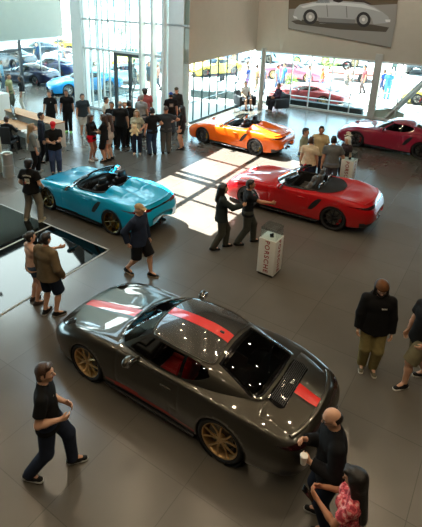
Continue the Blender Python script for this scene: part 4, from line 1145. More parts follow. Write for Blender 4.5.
# ------------------------------------------------------------------ display cars
def place(car, pa, pb, wa=.34, wb_=2.46):
    """front and rear wheel hub of the near side seen at these image points"""
    A = at(pa[0], pa[1], wa); B = at(pb[0], pb[1], wa); d = unit(B-A); mid = (A+B)/2
    ang = math.atan2(d[1], d[0]); n = v3(-math.sin(ang), math.cos(ang), 0)
    o = mid+n*.875-d*wb_/2
    car.location = (o[0], o[1], 0); car.rotation_euler = (0, 0, ang); return car
RIM_gold = pbr('bronze_alloy', (216, 180, 128), .34, .85); RIM_blk = pbr('black_alloy', (26, 26, 28), .3, .6); RIM_sil = pbr('silver_alloy', (196, 198, 200), .28, 1.); RIM_dk = pbr('dark_grey_alloy', (84, 86, 88), .3, .9); RIM_brz = pbr('dark_gold_alloy', (120, 98, 58), .3, 1.)
STRIPE = pbr('red_stripe_film', (222, 30, 24), .3, coat=1.)
P_gun = paint('gunmetal_paint', (66, 63, 56), .7, .30); P_red = paint('red_paint', (172, 2, 11)); P_turq = paint('turquoise_paint', (0, 160, 202)); P_or = paint('orange_paint', (246, 106, 16)); P_ruby = paint('ruby_paint', (142, 20, 50)); P_blue = paint('sky_blue_paint', (18, 150, 224))
P_carb = pbr('dark_roof_paint', (54, 52, 48), .25, .4, coat=1.)
c1 = make_car('coupe911', P_gun, rim=RIM_gold, cal=M_black, seats=M_redtrim, stripe=STRIPE, carbon=P_carb, grille=True, tail=M_taildark, lamp=M_headdark, glassm=M_darkglass)
place(c1, (86.5, 361.8), (220.5, 441)); tag(c1, 'gunmetal grey coupe with a red centre stripe and bronze wheels', 'car')
c2 = make_car('coupe718', P_red, roadster=True, softtop=True, rim=RIM_blk, cal=M_rcal, seats=M_tan, tail=M_taildark)
place(c2, (247.0, 196.5), (333, 219)); tag(c2, 'red open roadster with a black folded roof and black wheels', 'car')
c3 = make_car('coupe718', P_turq, roadster=True, fairing=True, rim=RIM_brz, cal=M_ycal, tail=M_tail)
place(c3, (47.8, 198.6), (110, 222)); tag(c3, 'turquoise open roadster with twin humps behind the seats', 'car')
c4 = make_car('coupe718', P_or, roadster=True, fairing=True, rim=RIM_dk, cal=M_ycal, tail=M_taildark)
place(c4, (201.6, 134.8), (255.3, 147.2)); tag(c4, 'orange open roadster with grey wheels by the lounge bay', 'car')
c5 = make_car('coupe718', P_ruby, rim=RIM_blk, cal=M_rcal, tail=M_taildark)
place(c5, (357.8, 139.3), (417.5, 150.5)); tag(c5, 'ruby pink coupe at the right edge with black wheels', 'car')
c6 = make_car('coupe911', P_blue, rim=RIM_sil, cal=M_black, tail=M_tail, nsp=5)
B_ = at(68.5, 90, .33); ang6 = R_(30)
c6.rotation_euler = (0, 0, ang6); n6 = v3(-math.sin(ang6), math.cos(ang6), 0); o6 = B_+n6*.9; c6.location = (o6[0], o6[1], 0); tag(c6, 'sky blue coupe with silver wheels parked beside the white column', 'car')
CARS = dict(c911=c1, c718r=c2, c718=c5, blue=c6)
# ------------------------------------------------------------------ people
def P(hx, hy, fa, label, H=1.75, **k):
    if hy < 150: H *= 1.055
    k['bulk'] = k.get('bulk', 1.0)*(1.05 if k.get('sex') != 'f' else 1.02); k['loose'] = k.get('loose', 0.)+.004
    p = at(hx, hy, .985*H); o = person(p[0], p[1], fa-90, label, H=H, **k)
    i = PINFO[o.name]; a = R_(fa-90); hx_, hy_ = i['head'][0]*i['S'], (i['head'][1]-.01)*i['S']        # the head, not the feet, sits on the sight line
    o.location.x -= math.cos(a)*hx_-math.sin(a)*hy_; o.location.y -= math.sin(a)*hx_+math.cos(a)*hy_; return o
def hand(root, side):
    i = PINFO[root.name]; w = i['wl'] if side == 'L' else i['wr']; return root.matrix_basis.to_translation() + Matrix.Rotation(root.rotation_euler.z, 3, 'Z') @ Vector(w)
K_ = (20, 20, 22); NAVY = (24, 28, 40); JEAN = (44, 58, 84)
m_, nt_, ou_ = _new('floral_cloth'); b_ = nt_.nodes.new('ShaderNodeBsdfPrincipled'); tc_ = nt_.nodes.new('ShaderNodeTexCoord'); n_ = nt_.nodes.new('ShaderNodeTexNoise'); n_.inputs['Scale'].default_value = 22; n_.inputs['Detail'].default_value = 2; r_ = nt_.nodes.new('ShaderNodeValToRGB'); r_.color_ramp.interpolation = 'CONSTANT'
r_.color_ramp.elements[0].color = lin((150, 44, 58)); r_.color_ramp.elements[1].position = .44; r_.color_ramp.elements[1].color = lin((216, 92, 100)); e_ = r_.color_ramp.elements.new(.57); e_.color = lin((236, 168, 164)); b_.inputs['Roughness'].default_value = .85
nt_.links.new(tc_.outputs['Object'], n_.inputs[0]); nt_.links.new(n_.outputs['Fac'], r_.inputs[0]); nt_.links.new(r_.outputs[0], b_.inputs['Base Color']); nt_.links.new(b_.outputs[0], ou_.inputs[0]); MATS['cloth_214_104_109'] = m_
# near the gunmetal car
PRN = {}
PRN['walker'] = P(43, 363, 8, 'man in a black tee and dark jeans walking past the gunmetal car nose', 1.78, skin=0, hair='brown', top=(16, 16, 17), bottom=(34, 42, 60), shoe=(18, 18, 18), sole=(190, 190, 186), Lf=(-.09, .16, 0, -.1), Rf=(.10, -.36, .03, .4), Rh=(.17, .17, .13), Lh=(-.07, .21, .15), look=-.1, vox=.008, hands=True, face=True, elR=(.5, -1, 0), bulk=1.03)
PRN['jumper'] = P(383, 281.5, -104, 'man in a brown beanie, black jumper and khaki trousers', 1.75, skin=0, hair='dark', style='bob', hat='beanie', hatc=(96, 62, 36), top=(15, 15, 17), sleeve='long', hood=True, loose=.014, bottom=(128, 116, 74), shoe=(96, 92, 74), sole=(200, 196, 184), Lh=(-.255, .06, -.09), Rh=(.255, .06, -.09), elL=(-1, -.5, 0), elR=(1, -.5, 0), nod=.35, vox=.008, face=True, glasses=True, beard='dark', Lf=(-.085, .03, 0), Rf=(.085, -.02, 0), bulk=1.06)
P(433, 290, 190, 'man in olive shorts with black and white trainers at the right edge', 1.78, skin=0, top=(20, 20, 22), bottom=(112, 106, 82), legs='shorts', shoe=(26, 26, 28), sole=(224, 222, 214), Lf=(-.09, .34, 0), Rf=(.09, -.14, 0), Lh=(-.27, .16, .06), vox=.008, loose=.008, face=True, bulk=1.05)
bald = P(335, 410, 172, 'bald man in a black jacket holding a paper cup', 1.76, skin=0, hair='dark', style='fringe', top=(14, 15, 19), sleeve='long', loose=.012, bottom=(22, 30, 46), shoe=(18, 18, 20), sole=(176, 176, 172), Lh=(-.17, .25, .20), Rh=(.03, .30, .30), Lf=(-.11, .06, 0), Rf=(.10, .10, 0), nod=.38, vox=.008, face=True, glasses=True, bulk=1.12, curl=.75, lean=.06)
lady = P(357, 471, 150, 'woman with long black hair and a pink top at the bottom edge', 1.63, sex='f', skin=1, hair='dark', style='long', top=(214, 104, 109), sleeve='short', bottom=(30, 32, 40), shoe=(40, 36, 34), Lh=(-.10, .33, .26), Rh=(.08, .34, .25), nod=.3, vox=.008, face=True, curl=.8)
# by the floor glass
P(45, 233.5, 62, 'man in a brown sweatshirt and navy shorts seen from behind', 1.76, skin=0, hair='dark', top=(106, 92, 70), sleeve='long', loose=.014, bottom=(24, 34, 52), legs='shorts', shoe=(16, 16, 18), sole=(150, 150, 146), Lf=(-.10, 0, 0), Rf=(.12, .06, 0, 1.), Rh=(.26, .10, -.04), vox=.009, bulk=1.05)
P(29.5, 232.5, 40, 'woman with a hair bun pointing over the floor glass', 1.58, sex='f', skin=0, hair='dark', style='bun', top=(206, 170, 150), sleeve='none', bottom=(60, 78, 100), legs='hotpants', shoe=(60, 52, 50), Rh=(.50, .42, .53), elR=(.5, -.2, -1), vox=.009)
P(139, 203, -30, 'man in a tan cap and navy pullover walking by the turquoise roadster', 1.76, skin=0, hair='grey', hat='cap', hatc=(170, 146, 108), top=(30, 40, 60), sleeve='long', loose=.01, bottom=(20, 22, 28), legs='shorts', shoe=(18, 18, 20), sole=(176, 160, 140), Lf=(-.09, .24, 0), Rf=(.10, -.26, .05), Rh=(.27, -.10, -.02), vox=.009, bulk=1.08)
PRN['print_tee'] = P(28.5, 159.5, 75, 'man in a printed black tee and grey trousers at the turquoise car nose', 1.76, skin=0, hair='dark', style='curly', top=(18, 18, 19), loose=.012, bottom=(128, 124, 112), shoe=(172, 166, 140), sole=(200, 196, 180), Lf=(-.21, .02, 0), Rf=(.20, .06, 0), vox=.009, bulk=1.1, Lh=(-.24, .14, .0), Rh=(.24, .16, .02))
P(223.5, 184, 4, 'man in a dark green jacket with a hand on his friend', 1.73, skin=0, hair='dark', style='bob', top=(34, 42, 42), sleeve='long', loose=.012, bottom=(62, 62, 54), shoe=(24, 24, 24), Lf=(-.09, .14, 0), Rf=(.10, -.20, .02), Rh=(.16, .46, .32), vox=.009)
P(250.5, 179.5, 3, 'man in a black tee pointing at the red roadster', 1.75, skin=1, hair='dark', top=(18, 22, 28), bottom=(58, 60, 54), shoe=(22, 22, 22), Lf=(-.10, .24, 0), Rf=(.10, -.20, .02), Rh=(.20, .50, .30), elR=(.4, -1, -.6), vox=.009, face=True)
# round the second pedestal
P(306, 128.5, -30, 'man in a sage green tee beside the second pedestal', 1.75, skin=0, hair='dark', top=(132, 138, 118), bottom=JEAN, shoe=(30, 30, 32))
P(311.5, 137.5, 68, 'man in a cream tee seen from behind near the red roadster', 1.64, skin=0, hair='brown', top=(206, 190, 162), bottom=JEAN, loose=.012, bulk=1.08)
P(322, 126.5, -105, 'man in a pale khaki tee facing the camera by the pedestal', 1.76, skin=1, hair='dark', top=(190, 170, 132), bottom=(52, 58, 74), loose=.01)
P(334.5, 136, 78, 'man in a slate grey tee bending towards the second pedestal', 1.75, skin=0, hair='dark', top=(92, 94, 94), bottom=(96, 104, 118), lean=.22, Rh=(.22, .34, .18), bulk=1.1, loose=.01)
P(348, 137, -150, 'white haired woman in a dark patterned top behind the pedestal', 1.48, sex='f', skin=0, hair='white', style='bob', top=(52, 38, 40), bottom=(40, 36, 40), nod=.2)
# crowd before the entrance
PRN['polo'] = P(49, 91, -92, 'man in a black polo shirt behind the desk end', 1.76, skin=0, hair='brown', top=K_, bottom=(26, 28, 30))
P(66, 90, -86, 'man in black with neon green trainers', 1.78, skin=1, hair='dark', top=K_, bottom=(18, 18, 20), shoe=(150, 236, 120), loose=.01, Lf=(-.09, .06, 0), Rf=(.09, -.02, 0))
P(82, 94, -62, 'young man in a slate tee and pale shorts by the white column', 1.74, skin=0, hair='brown', top=(44, 54, 60), bottom=(184, 184, 178), legs='shorts', loose=.014, shoe=(190, 190, 186))
P(90.5, 114.5, -25, 'woman in bright red shorts and a black cardigan', 1.66, sex='f', skin=1, hair='brown', style='long', top=(28, 26, 28), sleeve='long', bottom=(208, 16, 38), legs='hotpants', shoe=(226, 224, 218), Rh=(.06, .32, .16), Lh=(-.05, .34, .18), nod=.25)
P(103, 114.5, 176, 'person in black tee and black shorts showing something to the woman in red', 1.68, skin=0, hair='brown', style='bob', top=(26, 27, 28), bottom=(22, 22, 24), legs='shorts', loose=.012, Rh=(.08, .36, .20), Lh=(-.06, .36, .16))
P(106, 97, -10, 'man in a cream shirt left of the entrance door', 1.78, skin=0, hair='dark', top=(206, 202, 188), bottom=(150, 146, 134))
P(108.5, 114, 160, 'woman in a pale patterned dress behind the person in black shorts', 1.66, sex='f', skin=0, hair='brown', style='long', top=(190, 180, 170), bottom=(186, 176, 166), legs='skirt', sleeve='none')
P(111.5, 102, -100, 'man in a black shirt half hidden left of the bald man', 1.74, skin=0, hair='brown', top=K_, bottom=K_)
P(120, 101, 92, 'broad bald man in all black seen from behind', 1.80, skin=0, style='fringe', hair='grey', top=(18, 18, 20), bottom=(18, 18, 20), bulk=1.14, loose=.008)
P(124.5, 102, -80, 'fair haired person in dark clothes behind the bald man', 1.72, skin=0, hair='blond', top=(40, 40, 44), bottom=K_)
P(129, 101, 100, 'person in a black top and black trousers right of the bald man', 1.74, skin=1, hair='dark', top=K_, bottom=(20, 20, 24), loose=.01)
teddy = P(136.5, 110.5, -88, 'woman in a sage tee hugging a cream soft toy', 1.64, sex='f', skin=0, hair='blond', style='long', top=(168, 168, 148), bottom=(30, 36, 52), shoe=(226, 222, 214), Rh=(.06, .26, .16), Lh=(-.20, .20, .14), loose=.008)
P(145, 88.5, 98, 'man in a salmon tee and dark cap near the entrance door', 1.84, skin=1, hair='dark', style='curly', hat='cap', hatc=(46, 40, 46), top=(172, 92, 92), bottom=(40, 44, 54), loose=.014, bulk=1.1)
P(141.5, 95, 70, 'man in a light grey tee left of the salmon tee', 1.74, skin=0, hair='grey', top=(150, 152, 152), bottom=(70, 76, 84))
P(152, 108, 120, 'man in a black tee and blue jeans left of the man in grey trousers', 1.74, skin=0, hair='dark', top=(26, 28, 32), bottom=(48, 66, 92), Rh=(.30, .1, .1))
P(166, 106.5, 96, 'man in a charcoal shirt and grey trousers seen from behind with elbows out', 1.76, skin=1, style='crop', hair='brown', top=(48, 52, 56), bottom=(84, 86, 84), Lh=(-.42, .12, .32), Rh=(.30, .18, .22), elL=(-1, -.4, .2), elR=(1, -.4, 0), bulk=1.08, shoe=(24, 24, 24))
PRN['cap_tee'] = P(171, 92.5, 100, 'man in a blue cap and black tee with a pale back print', 1.76, skin=0, hat='cap', hatc=(28, 72, 150), top=(20, 20, 22), bottom=(60, 70, 80), loose=.012)
P(176.5, 87.5, -95, 'man in a dark jacket and olive cap against the right column', 1.80, skin=0, hat='cap', hatc=(72, 62, 44), top=(44, 46, 46), sleeve='long', bottom=(40, 42, 46))
P(182, 106, 165, 'woman in a short black dress near the orange roadster', 1.68, sex='f', skin=0, hair='dark', style='long', top=(18, 18, 20), sleeve='half', bottom=(18, 18, 20), legs='skirt', shoe=(20, 20, 20))
P(8, 74, -5, 'man in an olive shirt at the left edge by the dark framed door', 1.78, skin=0, hair='brown', top=(138, 140, 96), bottom=(76, 84, 70), shoe=(40, 38, 36))
P(20, 76, 200, 'woman in a black top and white trousers by the dark framed door', 1.70, sex='f', skin=1, hair='dark', style='long', top=(26, 30, 36), sleeve='half', bottom=(206, 204, 192), shoe=(40, 36, 34))
P(31, 123.5, 30, 'woman with long fair hair in a grey top and black trousers', 1.68, sex='f', skin=0, hair='blond', style='long', top=(122, 128, 126), sleeve='half', bottom=(24, 26, 30), shoe=(196, 192, 184), Lf=(-.09, .18, 0), Rf=(.09, -.10, 0), loose=.01, bulk=1.08)
P(40.5, 112.5, 10, 'man in navy behind the red cap man', 1.76, skin=0, hair='dark', top=(28, 36, 52), sleeve='long', bottom=(22, 26, 34), Lf=(-.09, .12, 0), Rf=(.09, -.12, 0))
redcap = P(52.5, 121.5, -72, 'man in a red cap and black tee looking at a phone', 1.74, skin=0, hat='cap', hatc=(196, 34, 42), top=(20, 21, 22), bottom=(62, 78, 112), shoe=(34, 36, 40), Lh=(-.05, .34, .22), Rh=(.08, .32, .20), nod=.5, loose=.012, bulk=1.06)
def sitter(px, py, z, fa, label, **k):
    p = at(px, py, z); return person(p[0], p[1], fa-90, label, **k)
# ------------------------------------------------------------------ things they hold
def cup(loc):
    e = empty('paper_cup', loc, 0, 'white paper cup held by the bald man', 'cup')
    m = MB(); m.lathe([(.001, -.055), (.030, -.055), (.041, .05)], 24); m.build('cup_body', pbr('white_card', (226, 222, 212), .6), e)
    m = MB(); m.lathe([(.043, .05), (.043, .062), (.036, .068), (.001, .066)], 24); m.build('lid', pbr('white_plastic', (236, 234, 228), .35), e); return e
h_ = hand(bald, 'L'); iv = bald.rotation_euler.z; fwd = Vector((-math.sin(iv), math.cos(iv), 0))
cup(h_+fwd*.085+Vector((0, 0, .03)))
def phone(loc, rz, label, tilt=-.9):
    e = MB(); e.box((0, 0, 0), (.075, .15, .009), 0, .004); o = e.build('mobile_phone', M_gloss); o.location = loc; o.rotation_euler = (tilt+math.pi/2, 0, rz); tag(o, label, 'phone')
    s = MB(); s.box((0, 0, -.0052), (.068, .138, .001)); s.build('screen', pbr('phone_screen', (60, 70, 84), .1), o)
h_ = hand(redcap, 'L'); iv = redcap.rotation_euler.z; phone(h_+Vector((-math.sin(iv), math.cos(iv), 0))*.10+Vector((0, 0, .03)), iv, 'dark phone held by the man in the red cap')
h_ = hand(lady, 'L'); iv = lady.rotation_euler.z; phone(h_+Vector((-math.sin(iv), math.cos(iv), 0))*.10+Vector((0, 0, .02)), iv, 'dark phone held by the woman in the pink top')
h_ = hand(teddy, 'R'); iv = teddy.rotation_euler.z; f_ = Vector((-math.sin(iv), math.cos(iv), 0)); e = empty('soft_toy', h_+f_*.06, iv, 'cream soft toy held by the woman in the sage tee', 'soft toy')
M_pl = pbr('cream_plush', (226, 206, 164), .95, var=.08, scale=40, bump=.6)
V, F = polygonise([Ell((0, 0, -.05), (.12, .09, .13)), Ell((0, .02, .11), (.09, .08, .08)), Cap((-.09, .02, .0), (-.15, .07, -.06), .04, .035, k=.03), Cap((.09, .02, .0), (.15, .07, -.06), .04, .035, k=.03), Cap((-.07, .04, -.14), (-.10, .10, -.19), .045, .04, k=.03), Cap((.07, .04, -.14), (.10, .10, -.19), .045, .04, k=.03)], .01); fast_obj('plush_body', V, F, M_pl, e)
for s in (-1, 1): m = MB(); m.ell((s*.065, .01, .185), (.034, .02, .034)); m.build('ear', M_pl, e)
# ------------------------------------------------------------------ lounge bay: two tub armchairs with people in them
def armchair(px, py, fa, label):
    p = at(px, py); e = empty('armchair', (p[0], p[1], 0), R_(fa-90), label, 'armchair')
    e.scale = (1.2, 1.15, 1.15)
    m = MB(); m.box((0, .03, .33), (.56, .62, .20), 0, .05); m.build('seat', M_dark, e)
    m = MB()
    for s in (-1, 1):
        m = MB(); m.box((s*.35, .02, .40), (.13, .72, .46), 0, .05); m.build('armrest', M_dark, e)
    m = MB(); m.box((0, -.32, .48), (.80, .15, .62), 0, .06); m.build('backrest', M_dark, e)
    for sx in (-1, 1):
        for sy in (-1, 1): m = MB(); m.tube([(sx*.33, sy*.28, .0), (sx*.32, sy*.27, .2)], .018, 8); m.build('leg', M_alu, e)
    return p
pa = armchair(244, 108, -70, 'dark tub armchair left of the round steel column')
person(pa[0], pa[1], -70-90, 'man in a white tee sitting in the left armchair', sit=.48, H=1.82, top=(206, 208, 206), bottom=(40, 42, 48), legs='shorts', Lf=(-.16, .46, 0), Rf=(.14, .52, 0), Lh=(-.18, .3, .06), Rh=(.14, .3, .06), hair='dark', skin=0)
pb = armchair(277, 110.5, -155, 'dark tub armchair right of the round steel column')
person(pb[0], pb[1], -155-90, 'person in a plum top sitting in the right armchair', sit=.48, H=1.82, top=(58, 42, 62), sleeve='long', bottom=(36, 36, 44), Lf=(-.12, .48, 0), Rf=(.12, .44, 0), Lh=(-.10, .3, .12), Rh=(.10, .3, .12), hair='dark', skin=1, shoe=(170, 168, 164))
# ------------------------------------------------------------------ reception desks on the left
dsk_d = unit(at(62, 152)-at(24, 128)*1.0); dang = math.atan2(dsk_d[1], dsk_d[0])
e1_ = v3(math.cos(R_(-40)), math.sin(R_(-40)), 0)
def desk(A, L, D, h, label, panel=True):
    c = A-e1_*L/2; e = empty('reception_desk', (c[0], c[1], 0), R_(-40), label, 'desk')
    m = MB(); m.box((0, 0, h-.02), (L, D, .04), 0, .006); m.build('desk_top', M_wood, e)
    for s in (-1, 1): m = MB(); m.box((s*(L/2-.04), 0, (h-.04)/2), (.08, D-.04, h-.04), 0, .005); m.build('end_panel', M_lamin, e)
    m = MB(); m.box((0, D/2-.08, (h-.04)/2+.05), (L-.1, .04, h-.16), 0, .004); m.build('modesty_panel', M_lamin, e); return c
A1 = at(60.5, 151)+v3(-.1, .35, 0)
d1 = desk(A1, 3.4, .62, 1.02, 'tall white reception desk with an oak top ending by the red cap man')
A2 = at(34, 130, .74)
d2 = desk(A2, 2.2, .75, .74, 'low oak topped desk where the seated man works')
q = at(14, 119, 1.02); mo = empty('monitor', (q[0], q[1], 1.02), R_(-60), 'black computer monitor on the tall oak topped desk', 'monitor')
m = MB(); m.box((0, 0, .33), (.56, .03, .34), 0, .008); m.build('screen_housing', M_gloss, mo); m = MB(); m.tube([(0, .02, .01), (0, .03, .25)], .022, 8); m.build('stem', M_black, mo); m = MB(); m.box((0, .02, .008), (.24, .18, .016), 0, .004); m.build('stand_foot', M_black, mo)
for i, (px, py) in enumerate(((24, 131), (29, 133))):
    q = at(px, py, .74); m = MB(); m.box((0, 0, .004), (.21, .30, .008)); m.box((.02, .02, .010), (.21, .30, .004), .2); o = m.build('paper_stack', M_lamin, smooth=False); o.location = (q[0], q[1], .741); o.rotation_euler = (0, 0, .3+i); tag(o, ['white paper stack in the middle of the low desk', 'white paper stack near the end of the low desk'][i], 'paper')
# office chair and the man in it
q = at(10, 153); oc = empty('office_chair', (q[0], q[1], 0), R_(-10), 'black swivel chair at the low desk', 'chair')
m = MB(); m.box((0, 0, .46), (.50, .50, .09), 0, .035); m.build('seat', M_dark, oc); m = MB(); m.box((0, -.27, .80), (.48, .07, .58), 0, .03); m.build('backrest', M_dark, oc); m = MB(); m.tube([(0, 0, .08), (0, 0, .44)], .03, 10); m.build('gas_column', M_alu, oc)
for k in range(5):
    a = k*2*math.pi/5; m = MB(); m.tube([(0, 0, .10), (.29*math.cos(a), .29*math.sin(a), .07)], .02, 6); l_ = m.build('leg', M_black, oc); m = MB(); m.ell((.29*math.cos(a), .29*math.sin(a), .03), (.03, .03, .03)); m.build('caster', M_black, l_)
for s in (-1, 1): m = MB(); m.tube([(s*.27, .12, .48), (s*.29, .10, .66), (s*.29, -.14, .67)], .018, 8); m.build('armrest', M_black, oc)
person(q[0], q[1], -10, 'man in a dark shirt seated in the swivel chair', sit=.50, top=(30, 34, 40), sleeve='long', bottom=(24, 26, 32), Lf=(-.14, .42, 0), Rf=(.14, .46, 0), Lh=(-.16, .38, .26), Rh=(.16, .38, .26), hair='brown', skin=0)
# white cabinet and pier at the left edge, bin
q = at(1, 124); cb_ = empty('white_cabinet', (q[0], q[1], 0), R_(-32), 'tall white cabinet with dark slots at the left edge', 'cabinet')
m = MB(); m.box((0, 0, .72), (.80, .62, 1.44), 0, .02); m.build('carcass', M_lamin, cb_)
for k in range(2): m = MB(); m.box((.05, -.30, 1.12-.22*k), (.48, .05, .10), 0, .01); m.build('slot', pbr('dark_slot', (60, 66, 66), .6), cb_)
q = at(-4, 172); pr_ = MB(); pr_.box((q[0]-.12, q[1], .62), (.62, .5, 1.24), R_(-32), .01); o = pr_.build('low_partition', pbr('cream_laminate', (190, 186, 168), .6)); tag(o, 'cream low partition cut by the left edge beside the steel bin', 'partition')
q = at(9, 176); tb_ = empty('litter_bin', (q[0], q[1], 0), 0, 'round brushed steel bin by the cream partition', 'bin')
M_br = pbr('brushed_steel', (206, 204, 196), .42, .9, var=.06, scale=3)
m = MB(); m.lathe([(.001, .0), (.19, .0), (.19, .40)], 32); m.build('lower_shell', M_br, tb_); m = MB(); m.lathe([(.186, .40), (.186, .44)], 32); m.build('joint_band', M_lamin, tb_); m = MB(); m.lathe([(.19, .44), (.19, .80), (.175, .815), (.13, .80), (.12, .70)], 32); m.build('upper_shell', M_br, tb_); m = MB(); m.lathe([(.001, .70), (.12, .70)], 24); m.build('inner_liner', M_well, tb_)
# ------------------------------------------------------------------ white pedestals with acrylic cases
M_acry = glass('acrylic', (240, 246, 246), 1.45); M_let = pbr('red_lettering', (150, 28, 30), .5)
def pedestal(px, py, rz, h, label, lab2, lab3, w=.40):
    p = at(px, py); e = empty('display_pedestal', (p[0], p[1], 0), rz, label, 'pedestal')
    m = MB(); m.box((0, 0, .03), (w-.04, w-.04, .06)); m.build('plinth', M_black, e, smooth=False)
    m = MB(); m.box((0, 0, .06+(h-.06)/2), (w, w, h-.06), 0, .004); bx = m.build('pedestal_box', M_lamin, e)
    for k, (rot, off) in enumerate(((0, (0, -w/2-.002)), (R_(90), (w/2+.002, 0)))):
        cu = bpy.data.curves.new('lettering', 'FONT'); cu.body = 'PORSCHE'; cu.size = .155; cu.extrude = .0015; cu.align_x = 'CENTER'; cu.align_y = 'CENTER'; cu.space_character = 1.25; cu.offset = .002
        t = bpy.data.objects.new('lettering', cu); COL.objects.link(t)
        dg = bpy.context.evaluated_depsgraph_get(); me = bpy.data.meshes.new_from_object(t.evaluated_get(dg)); bpy.data.objects.remove(t); me.materials.clear(); me.materials.append(M_let)
        lt = bpy.data.objects.new('lettering', me); COL.objects.link(lt); lt.parent = bx
        # upright on the face, then turned so that the word runs downwards
        lt.matrix_local = Matrix.Translation((off[0], off[1], h*.54)) @ Matrix.Rotation(rot, 4, 'Z') @ Matrix.Rotation(R_(90), 4, 'X') @ Matrix.Rotation(R_(-90), 4, 'Z')
    c = MB(); t_ = .006; hh = .26
    for a in range(4):
        M_ = Matrix.Rotation(a*math.pi/2, 4, 'Z'); c.box((0, -(w-.04)/2, h+hh/2), (w-.04, t_, hh), M=M_)
    c.box((0, 0, h+hh), (w-.04, w-.04, t_)); o = c.build('acrylic_case', M_acry, smooth=False); o.location = (p[0], p[1], 0); o.rotation_euler = (0, 0, rz); tag(o, lab2, 'display case')
    k_ = MB(); k_.box((0, 0, .02), (.085, .13, .04), .5, .014); k_.ell((.01, .01, .05), (.03, .045, .022)); o = k_.build('small_exhibit', M_gloss); o.location = (p[0], p[1], h); o.rotation_euler = (0, 0, rz); tag(o, lab3, 'exhibit')
pedestal(268.5, 272, R_(-35), .90, 'white lettered pedestal in the open floor before the red roadster', 'clear acrylic case on the pedestal in the open floor', 'small black exhibit on the pedestal in the open floor')
pedestal(346, 185, R_(-35), .90, 'white lettered pedestal behind the red roadster', 'clear acrylic case on the pedestal behind the red roadster', 'small black exhibit on the pedestal behind the red roadster')
q = at(345.5, 157); vs = empty('flower_stand', (q[0], q[1], 0), 0, 'slim stand of white flowers before the ruby coupe wheel', 'flowers')
vs.scale = (.8, .8, .68)
m = MB(); m.lathe([(.001, 0), (.13, 0), (.13, .015), (.02, .03), (.018, .95), (.07, 1.0), (.085, 1.16), (.08, 1.16), (.06, 1.02)], 20); m.build('vase', M_lamin, vs)
m = MB()
for k in range(26):
    a = random.random()*6.28; r = random.random()*.18; zz = 1.28+random.random()*.22-r*.4
    c = Vector((r*math.cos(a), r*math.sin(a), zz))
    for j in range(5):
        b = j*1.257; m.ell(c+Vector((.035*math.cos(b), .035*math.sin(b), 0)), (.032, .032, .012), n=8, m=5)
m.build('blossom', pbr('white_petals', (236, 228, 206), .7), vs)
m = MB()
for k in range(14):
    a = random.random()*6.28; m.tube([(0, 0, 1.1), (.08*math.cos(a), .08*math.sin(a), 1.2), (.16*math.cos(a), .16*math.sin(a), 1.22+.1*random.random())], [.006, .006, .003], 5)
m.build('stem', pbr('leaf_green', (70, 96, 50), .7), vs)
# ------------------------------------------------------------------ glass floor panel
gb = v3(-1.79, 10.17, 0); gd1 = v3(math.cos(R_(145)), math.sin(R_(145)), 0); gd2 = v3(math.cos(R_(-123.7)), math.sin(R_(-123.7)), 0)
fgl = empty('floor_glass', (gb[0], gb[1], 0), 0, 'large dark glass panel let into the floor at the left', 'glass floor')
def fg(a, b, z): q = gd1*a+gd2*b; return (q[0], q[1], z)
WID, LEN_ = 4.33, 5.6
for (a0, a1_, b0_, b1_) in ((.03, 2.1, .03, LEN_), (2.13, WID-.03, .03, LEN_)):
    m = MB(); m.add([fg(a0, b0_, .008), fg(a1_, b0_, .008), fg(a1_, b1_, .008), fg(a0, b1_, .008)], [(0, 3, 2, 1)]); o = m.build('glass_sheet', M_pit, fgl, smooth=False)
    if o.data.polygons[0].normal.z < 0: o.data.flip_normals()
for (a0, a1_, b0_, b1_) in ((0, WID, 0, .04), (0, .04, 0, LEN_), (WID-.04, WID, 0, LEN_), (2.09, 2.14, 0, LEN_)):
    m = MB(); v = [fg(a0, b0_, 0), fg(a1_, b0_, 0), fg(a1_, b1_, 0), fg(a0, b1_, 0)]; v += [(p_[0], p_[1], .013) for p_ in v]
    m.add(v, [(0, 1, 2, 3), (4, 5, 6, 7), (0, 1, 5, 4), (1, 2, 6, 5), (2, 3, 7, 6), (3, 0, 4, 7)]); m.build('frame_strip', M_steel, fgl, smooth=False, sharp=None)
# ------------------------------------------------------------------ wall picture of a silver open car (a flat print)
aw = np.array(wp(sv, BULK)); bw = np.array(wp(hl_, BULK)); cw_ = np.array(wp(hl_, TOP, .9)); nw = unit(np.cross(bw-aw, cw_-aw))
if nw[1] > 0: nw = -nw
def pl(px, py, o): q = onp(px, py, aw+nw*o, nw); return q
pic = empty('wall_picture', aw, 0, 'large wall print of a silver open car on the right bulkhead', 'picture')
def flat(nm, pts, col, o, par=pic, back=.03, mat=None):
    m = MB(); f_ = [Vector(pl(x, y, o)-aw) for x, y in pts]; b_ = [Vector(pl(x, y, max(o-back, .0))-aw) for x, y in pts]; n = len(f_)
    m.add(f_+b_, [tuple(range(n)), tuple(range(2*n-1, n-1, -1))]+[(i, n+i, n+(i+1) % n, (i+1) % n) for i in range(n)]); ob = m.build(nm, mat or pbr('print_%d_%d_%d' % col, col, .6), par, smooth=False); return ob
sheet = flat('print_sheet', [(290, -42), (404, -42), (391, 48), (288, 28.5)], (86, 72, 50), .05, back=.05)
flat('printed_ground', [(289, 9), (397.5, 4), (396, 22), (391, 47.6), (288.3, 28.2)], (138, 134, 126), .054, sheet, .003)
flat('printed_ground_shade', [(291, 21), (300, 19.5), (372, 24.5), (389, 27.5), (386, 32), (340, 29.5), (296, 24)], (72, 64, 52), .057, sheet, .003)
flat('printed_cabin', [(322, 3), (330, -6), (334, -7), (338, 1), (349, 3), (356, -1), (364, 0), (372, 4), (352, 6), (330, 5)], (58, 44, 36), .058, sheet, .003)
def crop(*p): return [(x/2.97+280, y/2.97) for x, y in p]
